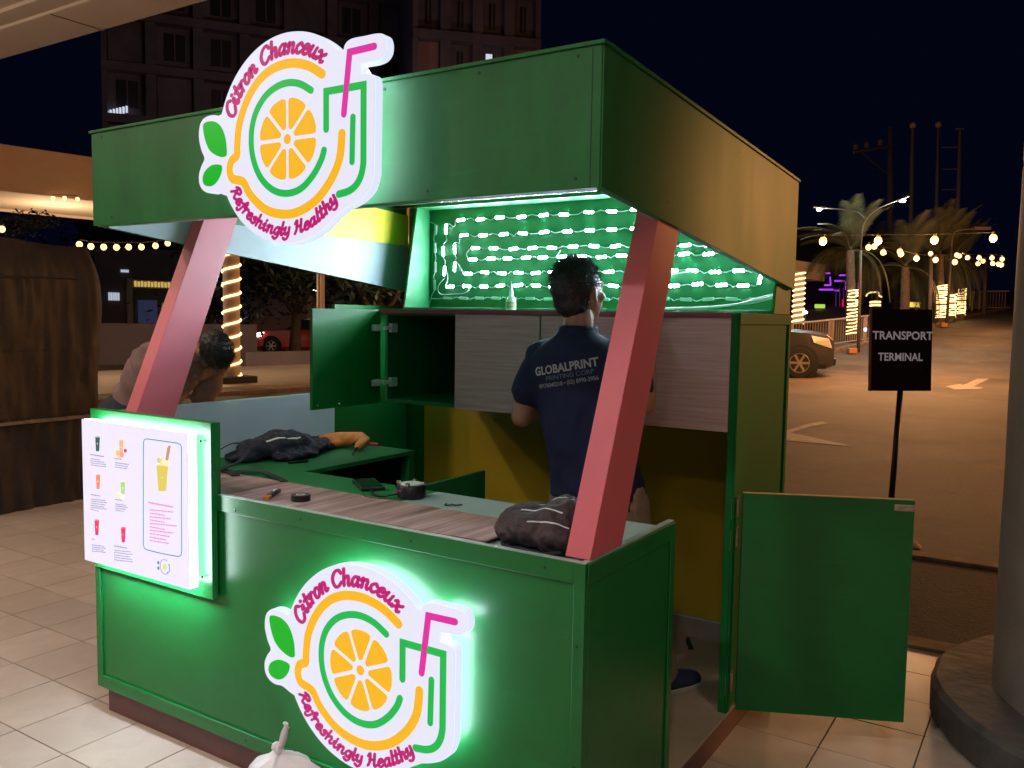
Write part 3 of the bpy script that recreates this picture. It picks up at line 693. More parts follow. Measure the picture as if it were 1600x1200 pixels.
        for q in range(n):
            A, B, Cc = corners[q-1], corners[q], corners[(q+1) % n]
            if q in (2, 3, 4): pts.append(B); continue
            rr = .011 if q in (1, 5) else .006
            p1 = B + (A-B).normalized()*min(rr, (A-B).length*.45); p2 = B + (Cc-B).normalized()*min(rr, (Cc-B).length*.45)
            for tt in (0, .33, .66, 1): pts.append(p1*(1-tt)**2 + B*2*tt*(1-tt) + p2*tt*tt)
        mk('citrus_wedge', MB().prism([(C0[0]+p.x, C0[1]+p.y) for p in pts], a, b), M['o_orange'], t)
    mk('citrus_core', MB().lathe([(.014*scale, a), (.014*scale, b)], (cx, 0, cz_), 16, axis='y'), M['o_orange'], t)
    for nm, pts in (('leaf', [(-1.257, 2.033), (-1.242, 2.044), (-1.205, 2.042), (-1.175, 2.024), (-1.156, 1.99), (-1.150, 1.955), (-1.153, 1.935), (-1.182, 1.935), (-1.225, 1.956), (-1.248, 1.992)]),
                    ('leaf', [(-1.262, 1.872), (-1.252, 1.895), (-1.220, 1.912), (-1.185, 1.912), (-1.172, 1.905), (-1.176, 1.885), (-1.195, 1.862), (-1.222, 1.850), (-1.252, 1.855)])):
        q = [(p.x, p.y) for p in spl([Vector((*T(*p), 0)) for p in pts], 4, True)]
        mk(nm, MB().prism(q, a, b), M['o_leaf'], t)
    c2 = T(ccx_, ccz_)
    arc_text(t, 'Citron Chanceux', c2, .236*scale, 160, 53, .0262, 1, a, b)
    arc_text(t, 'Refreshingly Healthy', c2, .271*scale, 209, 318, .0205, -1, a, b, .0074)
    return t
logo(-.927, 1.969, 0, 'round lit lemon logo sign high on the green roof band', yf=-.066, halo='halo_soft')
logo(-.650, .513, 22, 'round lit lemon logo sign low on the green counter front')
# ------------------------------------------------------------------ menu light box
MX0, MX1, MZ0, MZ1, MY = -1.945, -1.368, .607, 1.107, -.078
mn = thing('menu_light_box', 'bright square drinks menu light box on the left end of the counter', 'menu', ((MX0+MX1)/2, -.05, MZ0))
mk('box_return', MB().box(MX0+.001, MX1-.001, MY+.0045, -.044, MZ0+.001, MZ1-.001), M['menu_side'], mn)
mk('box_face', MB().box(MX0, MX1, MY, MY+.004, MZ0, MZ1), M['menu_face'], mn)
mk('back_light', MB().box(MX0+.015, MX1-.015, -.0435, -.0415, MZ0+.015, MZ1-.015), M['halo_soft'], mn)
mk('added_glow_strip', MB().box(MX0+.02, MX1-.02, -.072, -.052, MZ0-.0012, MZ0+.0006), M['added_glow'], mn)  # hidden glowing strip added to brighten the panel below the menu
for z in (MZ0+.03, MZ1-.03): mk('standoff_screw', MB().lathe([(.004, 0), (.004, .006)], (MX1-.001, -.032, z), 8, axis='x'), M['blackplastic'], mn)
def mp(u, w):  # pixel of the enlarged photo crop (120..360 x 620..940, scale 3.75) -> face plane
    p = onp(120+u/3.75, 620+w/3.75, y=MY); return (p.x, p.z)
my0, my1 = MY-.0014, MY-.0002
INKC = {}
def glyph_bar(mb, u0, w0, u1, w1, h=4):
    """one word-like run of small print: short uneven marks along a line"""
    a, b = Vector(mp(u0, w0)), Vector(mp(u1, w1)); L = (b-a).length; t = 0
    while t < L-.001:
        wl = random.uniform(.006, .02); q = min(L, t+wl); pa = a.lerp(b, t/L); pb = a.lerp(b, q/L); s = t
        x = pa.x
        while x < pb.x:
            lw = random.uniform(.0012, .0026); hh = h*.00042*random.uniform(.6, 1.1)
            mb.box(x, min(x+lw, pb.x), my0, my1, pa.y-hh, pa.y+hh); x += lw+.0007
        t = q+.0025
def block(name, m, lines):
    mb = MB()
    for l in lines: glyph_bar(mb, *l)
    if mb.v: mk(name, mb, M[m], mn)
block('small_print', 'ink', [(78, 337, 160, 350, 5)]); block('small_print', 'ink', [(82, 362+12*i, 130+[10, 30, 42, 44][i], 370+13*i, 3.5) for i in range(4)])
block('small_print', 'ink', [(225, 385, 305, 396, 4), (225, 398, 300, 409, 3.5), (225, 411, 298, 421, 3.5), (222, 360, 262, 366, 4)])
block('small_print', 'ink', [(85, 572, 135, 580, 5)]); block('small_print', 'ink', [(82, 598+12*i, 120+[48, 55, 46, 40, 58, 10][i], 606+13*i, 3.5) for i in range(6)])
block('small_print', 'ink', [(225, 600, 265, 606, 4)]); block('small_print', 'ink', [(227, 627+12*i, 270+[18, 28, 20, 8][i], 635+12*i, 3.5) for i in range(4)])
block('small_print', 'ink', [(88, 832, 106, 834, 4)]); block('small_print', 'ink', [(90, 866+12*i, 150+[12, 20, 10, 22][i], 874+12*i, 3.5) for i in range(4)])
block('small_print', 'ink', [(220, 872, 295, 886, 5)]); block('small_print', 'ink', [(220, 897+14*i, 270+[50, 58, 40, 58, 60, 62][i], 908+14.5*i, 3.5) for i in range(5)])
block('menu_heading', 'ink_pink', [(420, 618, 565, 645, 7)])
block('menu_list', 'ink_pink', [(428, 660+20*i, 470+[95, 50, 85, 45, 120, 45, 95, 75, 55, 70][i], 668+20.5*i+6, 5) for i in range(10)])
rr = [(392, 262), (398, 250), (412, 246), (500, 258), (596, 272), (611, 282), (615, 300), (615, 600), (616, 905), (612, 928), (598, 936), (500, 918), (412, 896), (396, 884), (391, 865), (391, 560)]
def closed_stroke(pts, w):
    P = [Vector(p) for p in pts]; n = len(P); o = []; i_ = []
    for i in range(n):
        a, c = P[i-1], P[(i+1) % n]; t_ = (c-a).normalized(); nn = Vector((-t_.y, t_.x)); o.append(P[i]+nn*w/2); i_.append(P[i]-nn*w/2)
    mb = MB(); vs = [(p.x, my0, p.y) for p in o]+[(p.x, my0, p.y) for p in i_]+[(p.x, my1, p.y) for p in o]+[(p.x, my1, p.y) for p in i_]; fs = []
    for i in range(n):
        j = (i+1) % n; fs += [(i, j, n+j, n+i), (2*n+i, 2*n+j, 3*n+j, 3*n+i), (i, j, 2*n+j, 2*n+i), (n+i, n+j, 3*n+j, 3*n+i)]
    return mb.add(vs, fs)
mk('menu_frame_line', closed_stroke([mp(*p) for p in rr], .0026), M['ink_green'], mn)
def cup(u0, u1, w0, w1, col, lid, extra=()):
    mb = MB(); c0, c1, t0_, t1_ = mp(u0+(u1-u0)*.18, w1), mp(u1-(u1-u0)*.18, w1), mp(u0, w0+8), mp(u1, w0+8)
    mb.prism([c0, c1, t1_, t0_], my0, my1, mi=0)
    l0, l1, l2, l3 = mp(u0-1, w0+7), mp(u1+1, w0+7), mp(u1-3, w0), mp(u0+3, w0)
    mb.prism([l0, l1, l2, l3], my0-.0002, my1, mi=1)
    a = mp(u0+(u1-u0)*.5, w0+(w1-w0)*.5); mb.prism([(a[0]+.0035*math.cos(i*PI/4), a[1]+.0035*math.sin(i*PI/4)) for i in range(8)], my0-.0004, my1, mi=1)
    mats = [ink(col), ink(lid)]
    for (eu, ew, er, ec) in extra:
        q = mp(eu, ew); mats.append(ink(ec)); mb.prism([(q[0]+er*math.cos(i*PI/5), q[1]+er*math.sin(i*PI/5)*.9) for i in range(10)], my0-.0003*len(mats), my1, mi=len(mats)-1)
    return mk('drink_picture', mb, mats, mn)
cup(110, 136, 230, 318, (.03, .10, .10), (.5, .45, .3)); cup(250, 274, 248, 345, (.75, .42, .2), (.7, .6, .4), [(243, 330, .012, (.8, .5, .15)), (266, 338, .011, (.75, .3, .3)), (287, 315, .007, (.45, .08, .12)), (252, 352, .008, (.8, .55, .35))])
cup(114, 138, 450, 540, (.75, .24, .12), (.8, .6, .5)); cup(258, 284, 492, 575, (.35, .6, .2), (.7, .75, .5), [(250, 578, .011, (.8, .75, .35)), (268, 582, .010, (.85, .85, .8))])
cup(106, 131, 716, 810, (.72, .03, .12), (.7, .4, .35)); cup(261, 287, 762, 852, (.75, .03, .14), (.7, .2, .2))
cup(468, 536, 395, 552, (.62, .52, .10), (.7, .66, .35), [(498, 375, .013, (.75, .68, .3)), (518, 385, .012, (.8, .75, .5)), (485, 372, .010, (.55, .55, .25)), (530, 392, .010, (.75, .72, .45))])
mk('drink_garnish', MB().prism([mp(520, 375), mp(536, 372), mp(551, 290), mp(543, 283), mp(532, 300)], my0, my1), ink((.45, .28, .12)), mn)
q = mp(517, 996)
mk('mini_logo', stroke([(q[0]+.024*math.cos(math.radians(a)), q[1]+.024*math.sin(math.radians(a))) for a in range(60, 330, 15)], .0022, my0, my1), M['ink'], mn)
mk('mini_logo', MB().prism([(q[0]+.011*math.cos(i*PI/6), q[1]+.011*math.sin(i*PI/6)) for i in range(12)], my0, my1), ink((.6, .66, .25)), mn)
mk('mini_logo', stroke([(q[0]+.019, q[1]+.010), (q[0]+.024, q[1]+.012), (q[0]+.024, q[1]-.012), (q[0]+.010, q[1]-.018)], .002, my0, my1), M['ink_green'], mn)
for dz in (.008, -.010): mk('mini_logo', MB().prism([(q[0]-.034+.005*math.cos(i*PI/5), q[1]+dz+.006*math.sin(i*PI/5)) for i in range(10)], my0, my1), M['ink_green'], mn)

# ================================================================== LED STRINGS in the open sign box
LY = 1.7515
def led_string(label, path, mods, lit=True, lr=.0022):
    t = thing('led_string', label, 'led lights', (mods[0][0], LY, mods[0][1]), 'strings of led modules on the green back board')
    src = None
    for i, (x, z, a) in enumerate(mods):
        if src is None:
            mb = MB().box(-.0255, .0255, -.0075, -.0004, -.0075, .0075)
            src = mk('led_module', mb, M['ledbody'], t, bevel=.002)
            src.location = (0, 0, 0)
            me = src.data
            # local module: shift so the mesh is centred on its own origin
            org = ORI[t.name]
            for v in me.vertices: v.co += org
            lens = None
            if lit:
                lb = MB()
                for dx in (-.0165, 0, .0165): lb.lathe([(.0066, -.0077), (.0062, -.0086), (.001, -.0090)], (dx, 0, 0), 10, axis='y')
                lens = mk('led_lens', lb, M['led'], t)
                for v in lens.data.vertices: v.co += org
                lens.parent = src
            cur = src; first = (src, lens)
        else:
            cur = first[0].copy(); COL.objects.link(cur); cur.parent = t
            if lit: l2 = first[1].copy(); COL.objects.link(l2); l2.parent = cur
        cur.location = (x-mods[0][0], 0, z-mods[0][1]); cur.rotation_euler = (0, -math.radians(a), 0)
    mb = MB()
    for w in path:
        P = spl([(x, LY-.004-(.002 if i % 2 else 0), z) for i, (x, z) in enumerate(w)], 4); mb.tube(P, lr, 5)
    mk('wire', mb, M['wire'], t, smooth=True)
    return t
def row(x0, x1, z, step, z1=None, jit=.004, skip=()):
    n = max(1, int(round((x1-x0)/step))); out = []
    for i in range(n+1):
        if i in skip: continue
        f = i/n; out.append((x0+(x1-x0)*f+random.uniform(-.006, .006), z+((z1 if z1 is not None else z)-z)*f+random.uniform(-jit, jit), random.uniform(-6, 6)))
    return out
def wave(ms, vert=False):
    pts = []
    for i, m in enumerate(ms):
        a = math.radians(m[2]); dx, dz = .03*math.cos(a), .03*math.sin(a)
        if i and ((m[0]-ms[i-1][0])**2+(m[1]-ms[i-1][1])**2) > .0064:
            p = ms[i-1]; s = random.choice((-1, 1)); mx, mz = (p[0]+m[0])/2, (p[1]+m[1])/2
            pts.append((mx+random.uniform(-.006, .006) + (s*.01 if abs(a) > 1 else 0), mz+(0 if abs(a) > 1 else s*random.uniform(.003, .009))))
        sg = 1 if (i == 0 or (m[0]-ms[i-1][0])*dx+(m[1]-ms[i-1][1])*dz >= 0) else -1
        pts += [(m[0]-dx*sg, m[1]-dz*sg), (m[0]+dx*sg, m[1]+dz*sg)]
    return pts
r1 = row(-1.652, -.10, 1.966, .116); r2 = row(-1.631, -.11, 1.889, .119); r3 = row(-1.559, -.13, 1.822, .113, 1.80)
r4 = row(-1.570, -.16, 1.770, .098, 1.765); r5 = row(-1.600, -.13, 1.703, .1, 1.690); r6 = row(-1.711, -.20, 1.638, .103, 1.634)
v1 = [(-1.743, 1.925, 88), (-1.760, 1.815, 93), (-1.751, 1.715, 86)]; v2 = [(-1.688, 1.825, 94), (-1.686, 1.735, 85)]
led_string('outermost loop of glowing white led modules on the green back board', [wave(v1[::-1]+r1), wave([v1[-1]]+r6), [(-1.75, 1.68), (-1.79, 1.64), (-1.78, 1.60), (-1.70, 1.598), (-1.62, 1.605), (-1.58, 1.636)], [(-.20, 1.636), (-.15, 1.63), (-.135, 1.655)]], r1+v1+r6+[(-.135, 1.66, 80)])
led_string('middle loop of glowing white led modules on the green back board', [wave(v2[::-1]+r2), wave([v2[-1]]+r5)], r2+v2+r5)
led_string('innermost hairpin of glowing white led modules on the green back board', [wave(r3), wave(r4), [(r3[0][0]-.03, r3[0][1]), (-1.615, 1.80), (r4[0][0]-.03, r4[0][1])], [(-1.10, 1.77), (-1.075, 1.80)], [(-1.075, 1.765), (-1.08, 1.745)]], r3+r4)
ro = [(-1.812, 1.925, 86), (-1.815, 1.835, 92), (-1.812, 1.735, 88), (-1.815, 1.645, 94)] + row(-1.727, -.16, 1.577, .1, 1.574, .002)
led_string('unlit string of led modules along the left side and the foot of the back board', [wave(ro[:4]), wave(ro[4:]), [(-1.85, 1.965), (-1.825, 1.96), (-1.812, 1.94)], [(-1.815, 1.62), (-1.835, 1.58), (-1.80, 1.575), (-1.76, 1.578)], [(-1.835, 1.58), (-1.85, 1.54)]], ro, lit=False, lr=.0018)
tag(mk('feed_wire', MB().tube(spl([(-.62, LY-.02, 1.66), (-.55, LY-.03, 1.675), (-.45, LY-.02, 1.69), (-.40, LY-.01, 1.695)], 5), .0028, 6), M['wire'], origin=(-.5, LY, 1.67), smooth=True), 'thin white feed wire slanting up behind the man', 'wire')

# ================================================================== PEOPLE
def project_on(mb, target_mb, d, off=.0015, far=2.0):
    bvh = BVHTree.FromPolygons([tuple(v) for v in target_mb.v], target_mb.f); d = Vector(d).normalized(); out = []
    for p in mb.v:
        h = bvh.ray_cast(p - d*far, d)
        out.append(h[0]-d*off if h[0] is not None else p)
    mb.v = out; return mb
def hand(mb, wrist, fdir, pdir, side):
    """palm and five separate bent fingers; fdir = towards the fingers, pdir = palm normal, side = thumb side"""
    w = Vector(wrist); f = Vector(fdir).normalized(); p = Vector(pdir).normalized(); s = f.cross(p).normalized()*side
    for o in (-.026, -.009, .009, .026): mb.cap(w+f*.012+s*o*.6, w+f*.085+s*o, .0135, .0115, 8)
    for o, L in ((.030, .066), (.010, .078), (-.010, .072), (-.029, .055)):
        a = w+f*.085+s*o; b = a+f*L*.45+p*.006; c = b+(f*.75+p*.65).normalized()*L*.32; e = c+(f*.35+p*.9).normalized()*L*.25
        mb.cap(a, b, .0092, .0084, 8); mb.cap(b, c, .0084, .0078, 8); mb.cap(c, e, .0078, .0066, 8)
    a = w+f*.022+s*.028; b = a+(f*.6+s*.8).normalized()*.042+p*.008; c = b+(f*.9+s*.2+p*.4).normalized()*.034
    mb.cap(a, b, .0125, .0100, 8); mb.cap(b, c, .0100, .0078, 8)
def head(mb, c, fwd, up, s=1.0):
    """skull, jaw, nose, brows, lips, ears; returns helper frame"""
    f = Vector(fwd).normalized(); u = Vector(up).normalized(); u = (u-f*u.dot(f)).normalized(); r = f.cross(u)
    c = Vector(c); P = lambda a, b, d: c + (r*a + f*b + u*d)*s
    R = Matrix((r, f, u)).transposed()
    mb.ell(P(0, -.012, .025), .077*s, .096*s, .088*s, rot=R); mb.ell(P(0, .022, -.03), .060*s, .072*s, .085*s, rot=R)
    mb.ell(P(0, .052, -.088), .030*s, .028*s, .024*s, rot=R)
    mb.cap(P(0, .090, .012), P(0, .104, -.026), .0085*s, .0135*s, 8); mb.ell(P(.012, .094, -.030), .008*s, .009*s, .007*s, 8, 6, R); mb.ell(P(-.012, .094, -.030), .008*s, .009*s, .007*s, 8, 6, R)
    mb.cap(P(-.036, .076, .022), P(.036, .076, .022), .011*s, .011*s, 8)
    mb.cap(P(-.018, .082, -.058), P(.018, .082, -.058), .0075*s, .0075*s, 8); mb.cap(P(-.014, .080, -.068), P(.014, .080, -.068), .0075*s, .0075*s, 8)
    for q in (-1, 1):
        mb.ell(P(q*.030, .079, .005), .012*s, .008*s, .008*s, 8, 6, R); mb.ell(P(q*.044, .058, -.020), .020*s, .020*s, .018*s, 10, 6, R)
        er = R @ Matrix.Rotation(q*.35, 3, 'Z')
        mb.ell(P(q*.080, -.006, -.004), .007*s, .017*s, .030*s, 10, 8, er); mb.ell(P(q*.078, .000, -.026), .007*s, .010*s, .011*s, 8, 6, er)
    return P, R
def hair_cap(P, R, s=1.0, n=900, L=.020, seed=1, low=-.055):
    mb = MB(); rg = random.Random(seed)
    mb.ell(P(0, -.020, .032), .083*s, .100*s, .092*s, 22, 14, R); mb.ell(P(0, -.040, -.020), .072*s, .066*s, .070*s, 18, 12, R)
    out = remesh(mb, .009, 3, .0035, 45, seed)
    inv = R.transposed(); c = P(0, 0, 0); keep = set()
    for i, v in enumerate(out.v):
        l = inv @ (v-c)
        if l.y > .062 and l.z < .055: out.v[i] = c + R @ Vector((l.x*.80, .045, l.z))     # hairline at the forehead
        if abs(l.x) > .060 and l.y > -.005 and l.z < .0: out.v[i] = c + R @ Vector((l.x*.86, l.y-.012, l.z))
    vs = out.v[:]
    for k in range(n):
        v = rg.choice(vs); l = inv @ (v-c)
        if l.y > .055 or l.z < low: continue
        d = (v-c).normalized(); up = R @ Vector((0, 0, 1)); sw = R @ Vector((rg.uniform(-1, 1), rg.uniform(-.7, 1.0), 0))
        top = max(0, l.z/.1); t = (d*(.7+.4*top) + sw*.55 + up*(.45*top-.3)).normalized(); ln = L*(.35+top)*rg.uniform(.5, 1.2); w = .0022
        q = t.orthogonal().normalized()*w; q2 = t.cross(q)
        base = v - d*.004; tip = base + t*ln + Vector((0, 0, -ln*.15))
        out.add([base+q, base-q*.5+q2*.87, base-q*.5-q2*.87, tip], [(0, 1, 3), (1, 2, 3), (2, 0, 3)])
    return out
# ---- the man with his back to us
man = thing('person', 'man in navy printed t-shirt seen from behind, facing the lit led board', 'person', (-.46, .93, .1035))
body = MB()
hc = Vector((-.497, .865, 1.573)); hf = Vector((.26, .93, .16))
P, Rm = head(body, hc, hf, (0, -.15, 1), .98)
SL, SR = Vector((-.634, .838, 1.345)), Vector((-.326, .865, 1.340)); EL_, ER_ = Vector((-.682, .800, 1.135)), Vector((-.236, .845, 1.205))
WL, WR = Vector((-.600, .985, 1.235)), Vector((-.300, 1.020, 1.36))
body.cap((-.487, .845, 1.40), (-.493, .855, 1.49), .052, .053); [body.cap((-.485+q, .858, 1.30), (-.44+q*.8, .885, 1.0), .078, .075) for q in (-.06, 0, .06)]
body.cap(SL, SR, .042, .042)
for a, b, c in ((SL, EL_, WL), (SR, ER_, WR)): body.cap(a, b, .048, .040); body.cap(b, c, .040, .027)
hip = Vector((-.43, .90, .90)); body.cap(hip-Vector((.05, 0, 0)), hip+Vector((.05, 0, 0)), .085, .085)
KL, KR = Vector((-.50, .93, .50)), Vector((-.30, .98, .52)); AL, AR = Vector((-.51, .92, .165)), Vector((-.262, 1.15, .165))
for q, kn, an in ((-.08, KL, AL), (.085, KR, AR)): body.cap(hip+Vector((q*.9, 0, -.05)), kn, .068, .050); body.cap(kn, an, .055, .036)
for an, d in ((AL, (-.05, 1, 0)), (AR, (.22, 1, 0))):
    d = Vector(d).normalized(); body.cap(an+Vector((0, 0, -.02))-d*.03, an+d*.12+Vector((0, 0, -.03)), .030, .022)
hand(body, WL, (.25, .9, .4), (.6, -.1, .2), -1); hand(body, WR, (-.25, .8, .55), (-.6, 0, .2), 1)
bodym = remesh(body, .0062, 3); mk('body', bodym, M['skin'], man, smooth=True)
mk('hair', hair_cap(P, Rm, .96, 3200, .021, 3), M['hair'], man, smooth=False)
# shirt: lofted torso and sleeves, remeshed into one garment
sh = MB()
def ring(c, rx, ry, rz=0, n=26, yaw=0, tilt=0):
    out = []
    for k_ in range(n):
        a = 2*PI*k_/n; x, y = rx*math.copysign(abs(math.cos(a))**.85, math.cos(a)), ry*math.copysign(abs(math.sin(a))**.85, math.sin(a))
        out.append(Vector(c)+Vector((x*math.cos(yaw)-y*math.sin(yaw), x*math.sin(yaw)+y*math.cos(yaw), tilt*x)))
    return out
tor = [((-.422, .885, .868), .166, .124), ((-.426, .885, .92), .165, .122), ((-.436, .880, 1.0), .160, .116), ((-.452, .870, 1.10), .164, .116), ((-.468, .862, 1.20), .178, .120), ((-.478, .855, 1.29), .186, .120), ((-.484, .850, 1.355), .178, .108), ((-.488, .846, 1.400), .128, .085), ((-.490, .846, 1.432), .072, .066), ((-.491, .847, 1.448), .062, .060)]
sh.loft([ring(c, a, b, tilt=.03, yaw=.06) for c, a, b in tor])
sh.cap(SL+Vector((.01, 0, .0)), SL.lerp(EL_, .60), .058, .062); sh.cap(SR+Vector((-.01, 0, .0)), SR.lerp(ER_, .62), .058, .062)
for q in (SL, SR): sh.cap(Vector((-.490, .850, 1.395)), q+Vector((0, 0, .004)), .050, .056)
for a, b in ((SL, SL.lerp(EL_, .66)), (SR, SR.lerp(ER_, .66))):
    d = (b-a).normalized(); o = d.orthogonal().normalized(); q = d.cross(o)
    sh.loft([[a+d*t*(b-a).length+(o*math.cos(2*PI*k_/18)+q*math.sin(2*PI*k_/18))*r for k_ in range(18)] for t, r in ((.2, .058), (.6, .063), (1.0, .066))])
shm = remesh(sh, .0085, 3)
for i, v in enumerate(shm.v):
    n1 = noise.noise(Vector((v.x*9, v.y*9, v.z*5+(v.x+.45)*7))); n2 = noise.noise(Vector((v.x*22+3, v.y*20, v.z*10-(v.x)*12)))
    lowk = max(0, min(1, (1.25-v.z)/.35)); dv = Vector((v.x+.455, v.y-.87, 0)).normalized()
    fold = math.sin((v.z*46)+(v.x+.4)*34+n1*4)*.0035*lowk*(.5+n2)
    shm.v[i] = v + dv*(n1*.012*lowk + n2*.005 + fold*1.5)
mk('shirt', shm, M['navy'], man, smooth=True)
mk('collar', MB().loft([ring((-.491, .849, 1.432), .070, .069), ring((-.491, .850, 1.450), .066, .066), ring((-.491, .850, 1.460), .062, .062), ring((-.491, .850, 1.450), .060, .060)], cap=False), M['navy'], man, smooth=True)
# print on the back of the shirt, wrapped on the cloth
def shirt_text(txt, size, cx_, cz_, m, sx=1.0, bold=.0, tilt=.19):
    mb = text_mb(txt, size, bold=bold, depth=0, sx=sx)
    c, s = math.cos(tilt), math.sin(tilt)
    xf(mb, lambda p: (cx_+p.x*c-p.y*s, .2, cz_+p.x*s+p.y*c)); d = Vector((-.15, 1, 0)).normalized()
    bvh = BVHTree.FromPolygons([tuple(v) for v in shm.v], shm.f)
    for i, p in enumerate(mb.v):
        h = bvh.ray_cast(Vector((p.x+.09, .2, p.z)), d)
        mb.v[i] = (h[0]-d*.0022) if h[0] is not None else Vector((p.x, .75, p.z))
    mk('shirt_print', mb, M[m], man)
shirt_text('GLOBALPRINT', .0400, -.4875, 1.3080, 'print', sx=.93, bold=.0012)
shirt_text('PRINTING CORP', .022, -.470, 1.288, 'print2', sx=1.1)
shirt_text('09176040218 \u2022 (02) 8990-3956', .0205, -.478, 1.263, 'print', sx=.88)
# trousers and shoes
pt = MB()
pt.loft([ring(hip+Vector((0, 0, .05)), .150, .118), ring(hip+Vector((0, 0, -.02)), .165, .128), ring(hip+Vector((.005, 0, -.09)), .168, .125)])
for q, kn, an, rr0 in ((-.08, KL, AL, .100), (.088, KR, AR, .104)):
    h = hip+Vector((q, 0, -.05)); pt.cap(h, kn, rr0, .078); pt.cap(kn, an+Vector((0, -.01, .03)), .078, .060)
ptm = remesh(pt, .010, 3, .006, 14, 5); mk('trousers', ptm, M['khaki'], man, smooth=True)
mk('belt', MB().loft([ring(hip+Vector((0, 0, .035)), .156, .124), ring(hip+Vector((0, 0, .068)), .154, .122)], cap=False), M['blackplastic'], man, smooth=True)
pk = MB().tube([(-.262, .800, .905), (-.250, .790, .87), (-.243, .787, .84)], .003, 5)
pk = project_on(pk, ptm, (-.55, .84, 0), .003); mk('pocket_slit', pk, M['blackplastic'], man)
for an, d in ((AL, (-.05, 1, 0)), (AR, (.45, .9, 0))):
    d = Vector(d).normalized(); sd = Vector((d.y, -d.x, 0)); b = MB(); so = MB(); z0 = .1042; rs = []; r2_ = []
    for t, w_, h_ in ((-.085, .030, .05), (-.05, .042, .075), (0, .043, .078), (.05, .046, .060), (.10, .049, .046), (.145, .043, .036), (.17, .024, .024)):
        c = Vector((an.x, an.y, z0))+d*t
        rs.append([c+sd*w_*math.cos(PI*j/8)+Vector((0, 0, .018+h_*math.sin(PI*j/8))) for j in range(9)]); r2_.append([c+sd*x*(w_+.004)+Vector((0, 0, z)) for x, z in ((1, 0), (1, .02), (-1, .02), (-1, 0))])
    s1 = mk('shoe', b.loft(rs), M['shoe'], man, smooth=True); mk('sole', so.loft(r2_), M['sole'], s1, bevel=.003)
# ---- the second man, bending forward outside the left wall
m2 = thing('person', 'dark haired man in brown shirt bending over behind the left pillar', 'person', (-2.80, .86, 0))
b2 = MB()
h2 = Vector((-2.560, .975, 1.300)); P2, Rm2 = head(b2, h2, (-.30, .30, -.90), (.80, -.45, -.1), .93)
sA, sB = Vector((-2.66, .72, 1.285)), Vector((-2.70, 1.10, 1.29)); hp = Vector((-2.98, .84, .95))
b2.cap(h2+Vector((-.05, -.01, -.03)), (-2.67, .90, 1.29), .055, .06); [b2.cap((-2.72, .90+q, 1.24), hp+Vector((0, q, 0)), .085, .09) for q in (-.05, .05)]; b2.cap(sA, sB, .05, .05)
eA, eB = Vector((-2.56, .66, 1.03)), Vector((-2.80, 1.08, 1.02)); wA, wB = Vector((-2.42, .84, 1.00)), Vector((-2.62, .98, .95))
for a, b, c in ((sA, eA, wA), (sB, eB, wB)): b2.cap(a, b, .047, .04); b2.cap(b, c, .038, .027)
for q in (-.09, .09): b2.cap(hp+Vector((0, q, -.02)), (-2.88, .84+q, .50), .082, .056); b2.cap((-2.88, .84+q, .50), (-2.96, .84+q, .07), .056, .036); b2.cap((-2.98, .84+q, .035), (-2.84, .84+q, .028), .03, .024)
hand(b2, wA, (.8, .4, -.3), (.1, .3, -.9), 1); hand(b2, wB, (.8, -.4, -.3), (.1, -.3, -.9), -1)
mk('body', remesh(b2, .0075, 3), M['skin'], m2, smooth=True)
mk('hair', hair_cap(P2, Rm2, .96, 1800, .020, 8), M['hair'], m2)
s2 = MB()
s2.loft([[Vector(c)+Vector((-.55*x_, 0, .83*x_))+Vector((0, y_, 0)) for x_, y_ in [(rx*math.sin(2*PI*j/22), ry*math.cos(2*PI*j/22)) for j in range(22)]] for c, rx, ry in
    (((-2.99, .84, .98), .13, .16), ((-2.93, .855, 1.08), .14, .165), ((-2.86, .87, 1.17), .145, .18), ((-2.77, .885, 1.235), .135, .195), ((-2.69, .90, 1.27), .115, .19), ((-2.64, .90, 1.29), .075, .10), ((-2.61, .905, 1.30), .063, .07))])
for a, b in ((sA, eA), (sB, eB)): s2.cap(a, a.lerp(b, .9), .070, .064)
s2m = remesh(s2, .011, 3)
for i, v in enumerate(s2m.v):
    s2m.v[i] = v + Vector((-.3, -.5, .4))*.013*(math.sin(v.x*30+v.z*34+5*noise.noise(v*7)) + 1.4*noise.noise(v*13))
mk('shirt', s2m, M['brownshirt'], m2, smooth=True)
t2_ = MB(); t2_.cap(hp+Vector((-.01, -.06, 0)), hp+Vector((-.01, .06, 0)), .145, .145)
for q in (-.09, .09): t2_.cap(hp+Vector((0, q, -.03)), (-2.88, .84+q, .50), .10, .075); t2_.cap((-2.88, .84+q, .50), (-2.96, .84+q, .09), .075, .058)
mk('trousers', remesh(t2_, .013, 3, .006, 12, 2), M['blackfab'], m2, smooth=True)

# ================================================================== SMALL THINGS
def blobthing(name, label, cat, mb, m, org, vox=.008, disp=.006, ds=14, seed=1, sm=3):
    o = mk(name, remesh(mb, vox, sm, disp, ds, seed), M[m], origin=org, smooth=True); return tag(o, label, cat)
CT = .8835
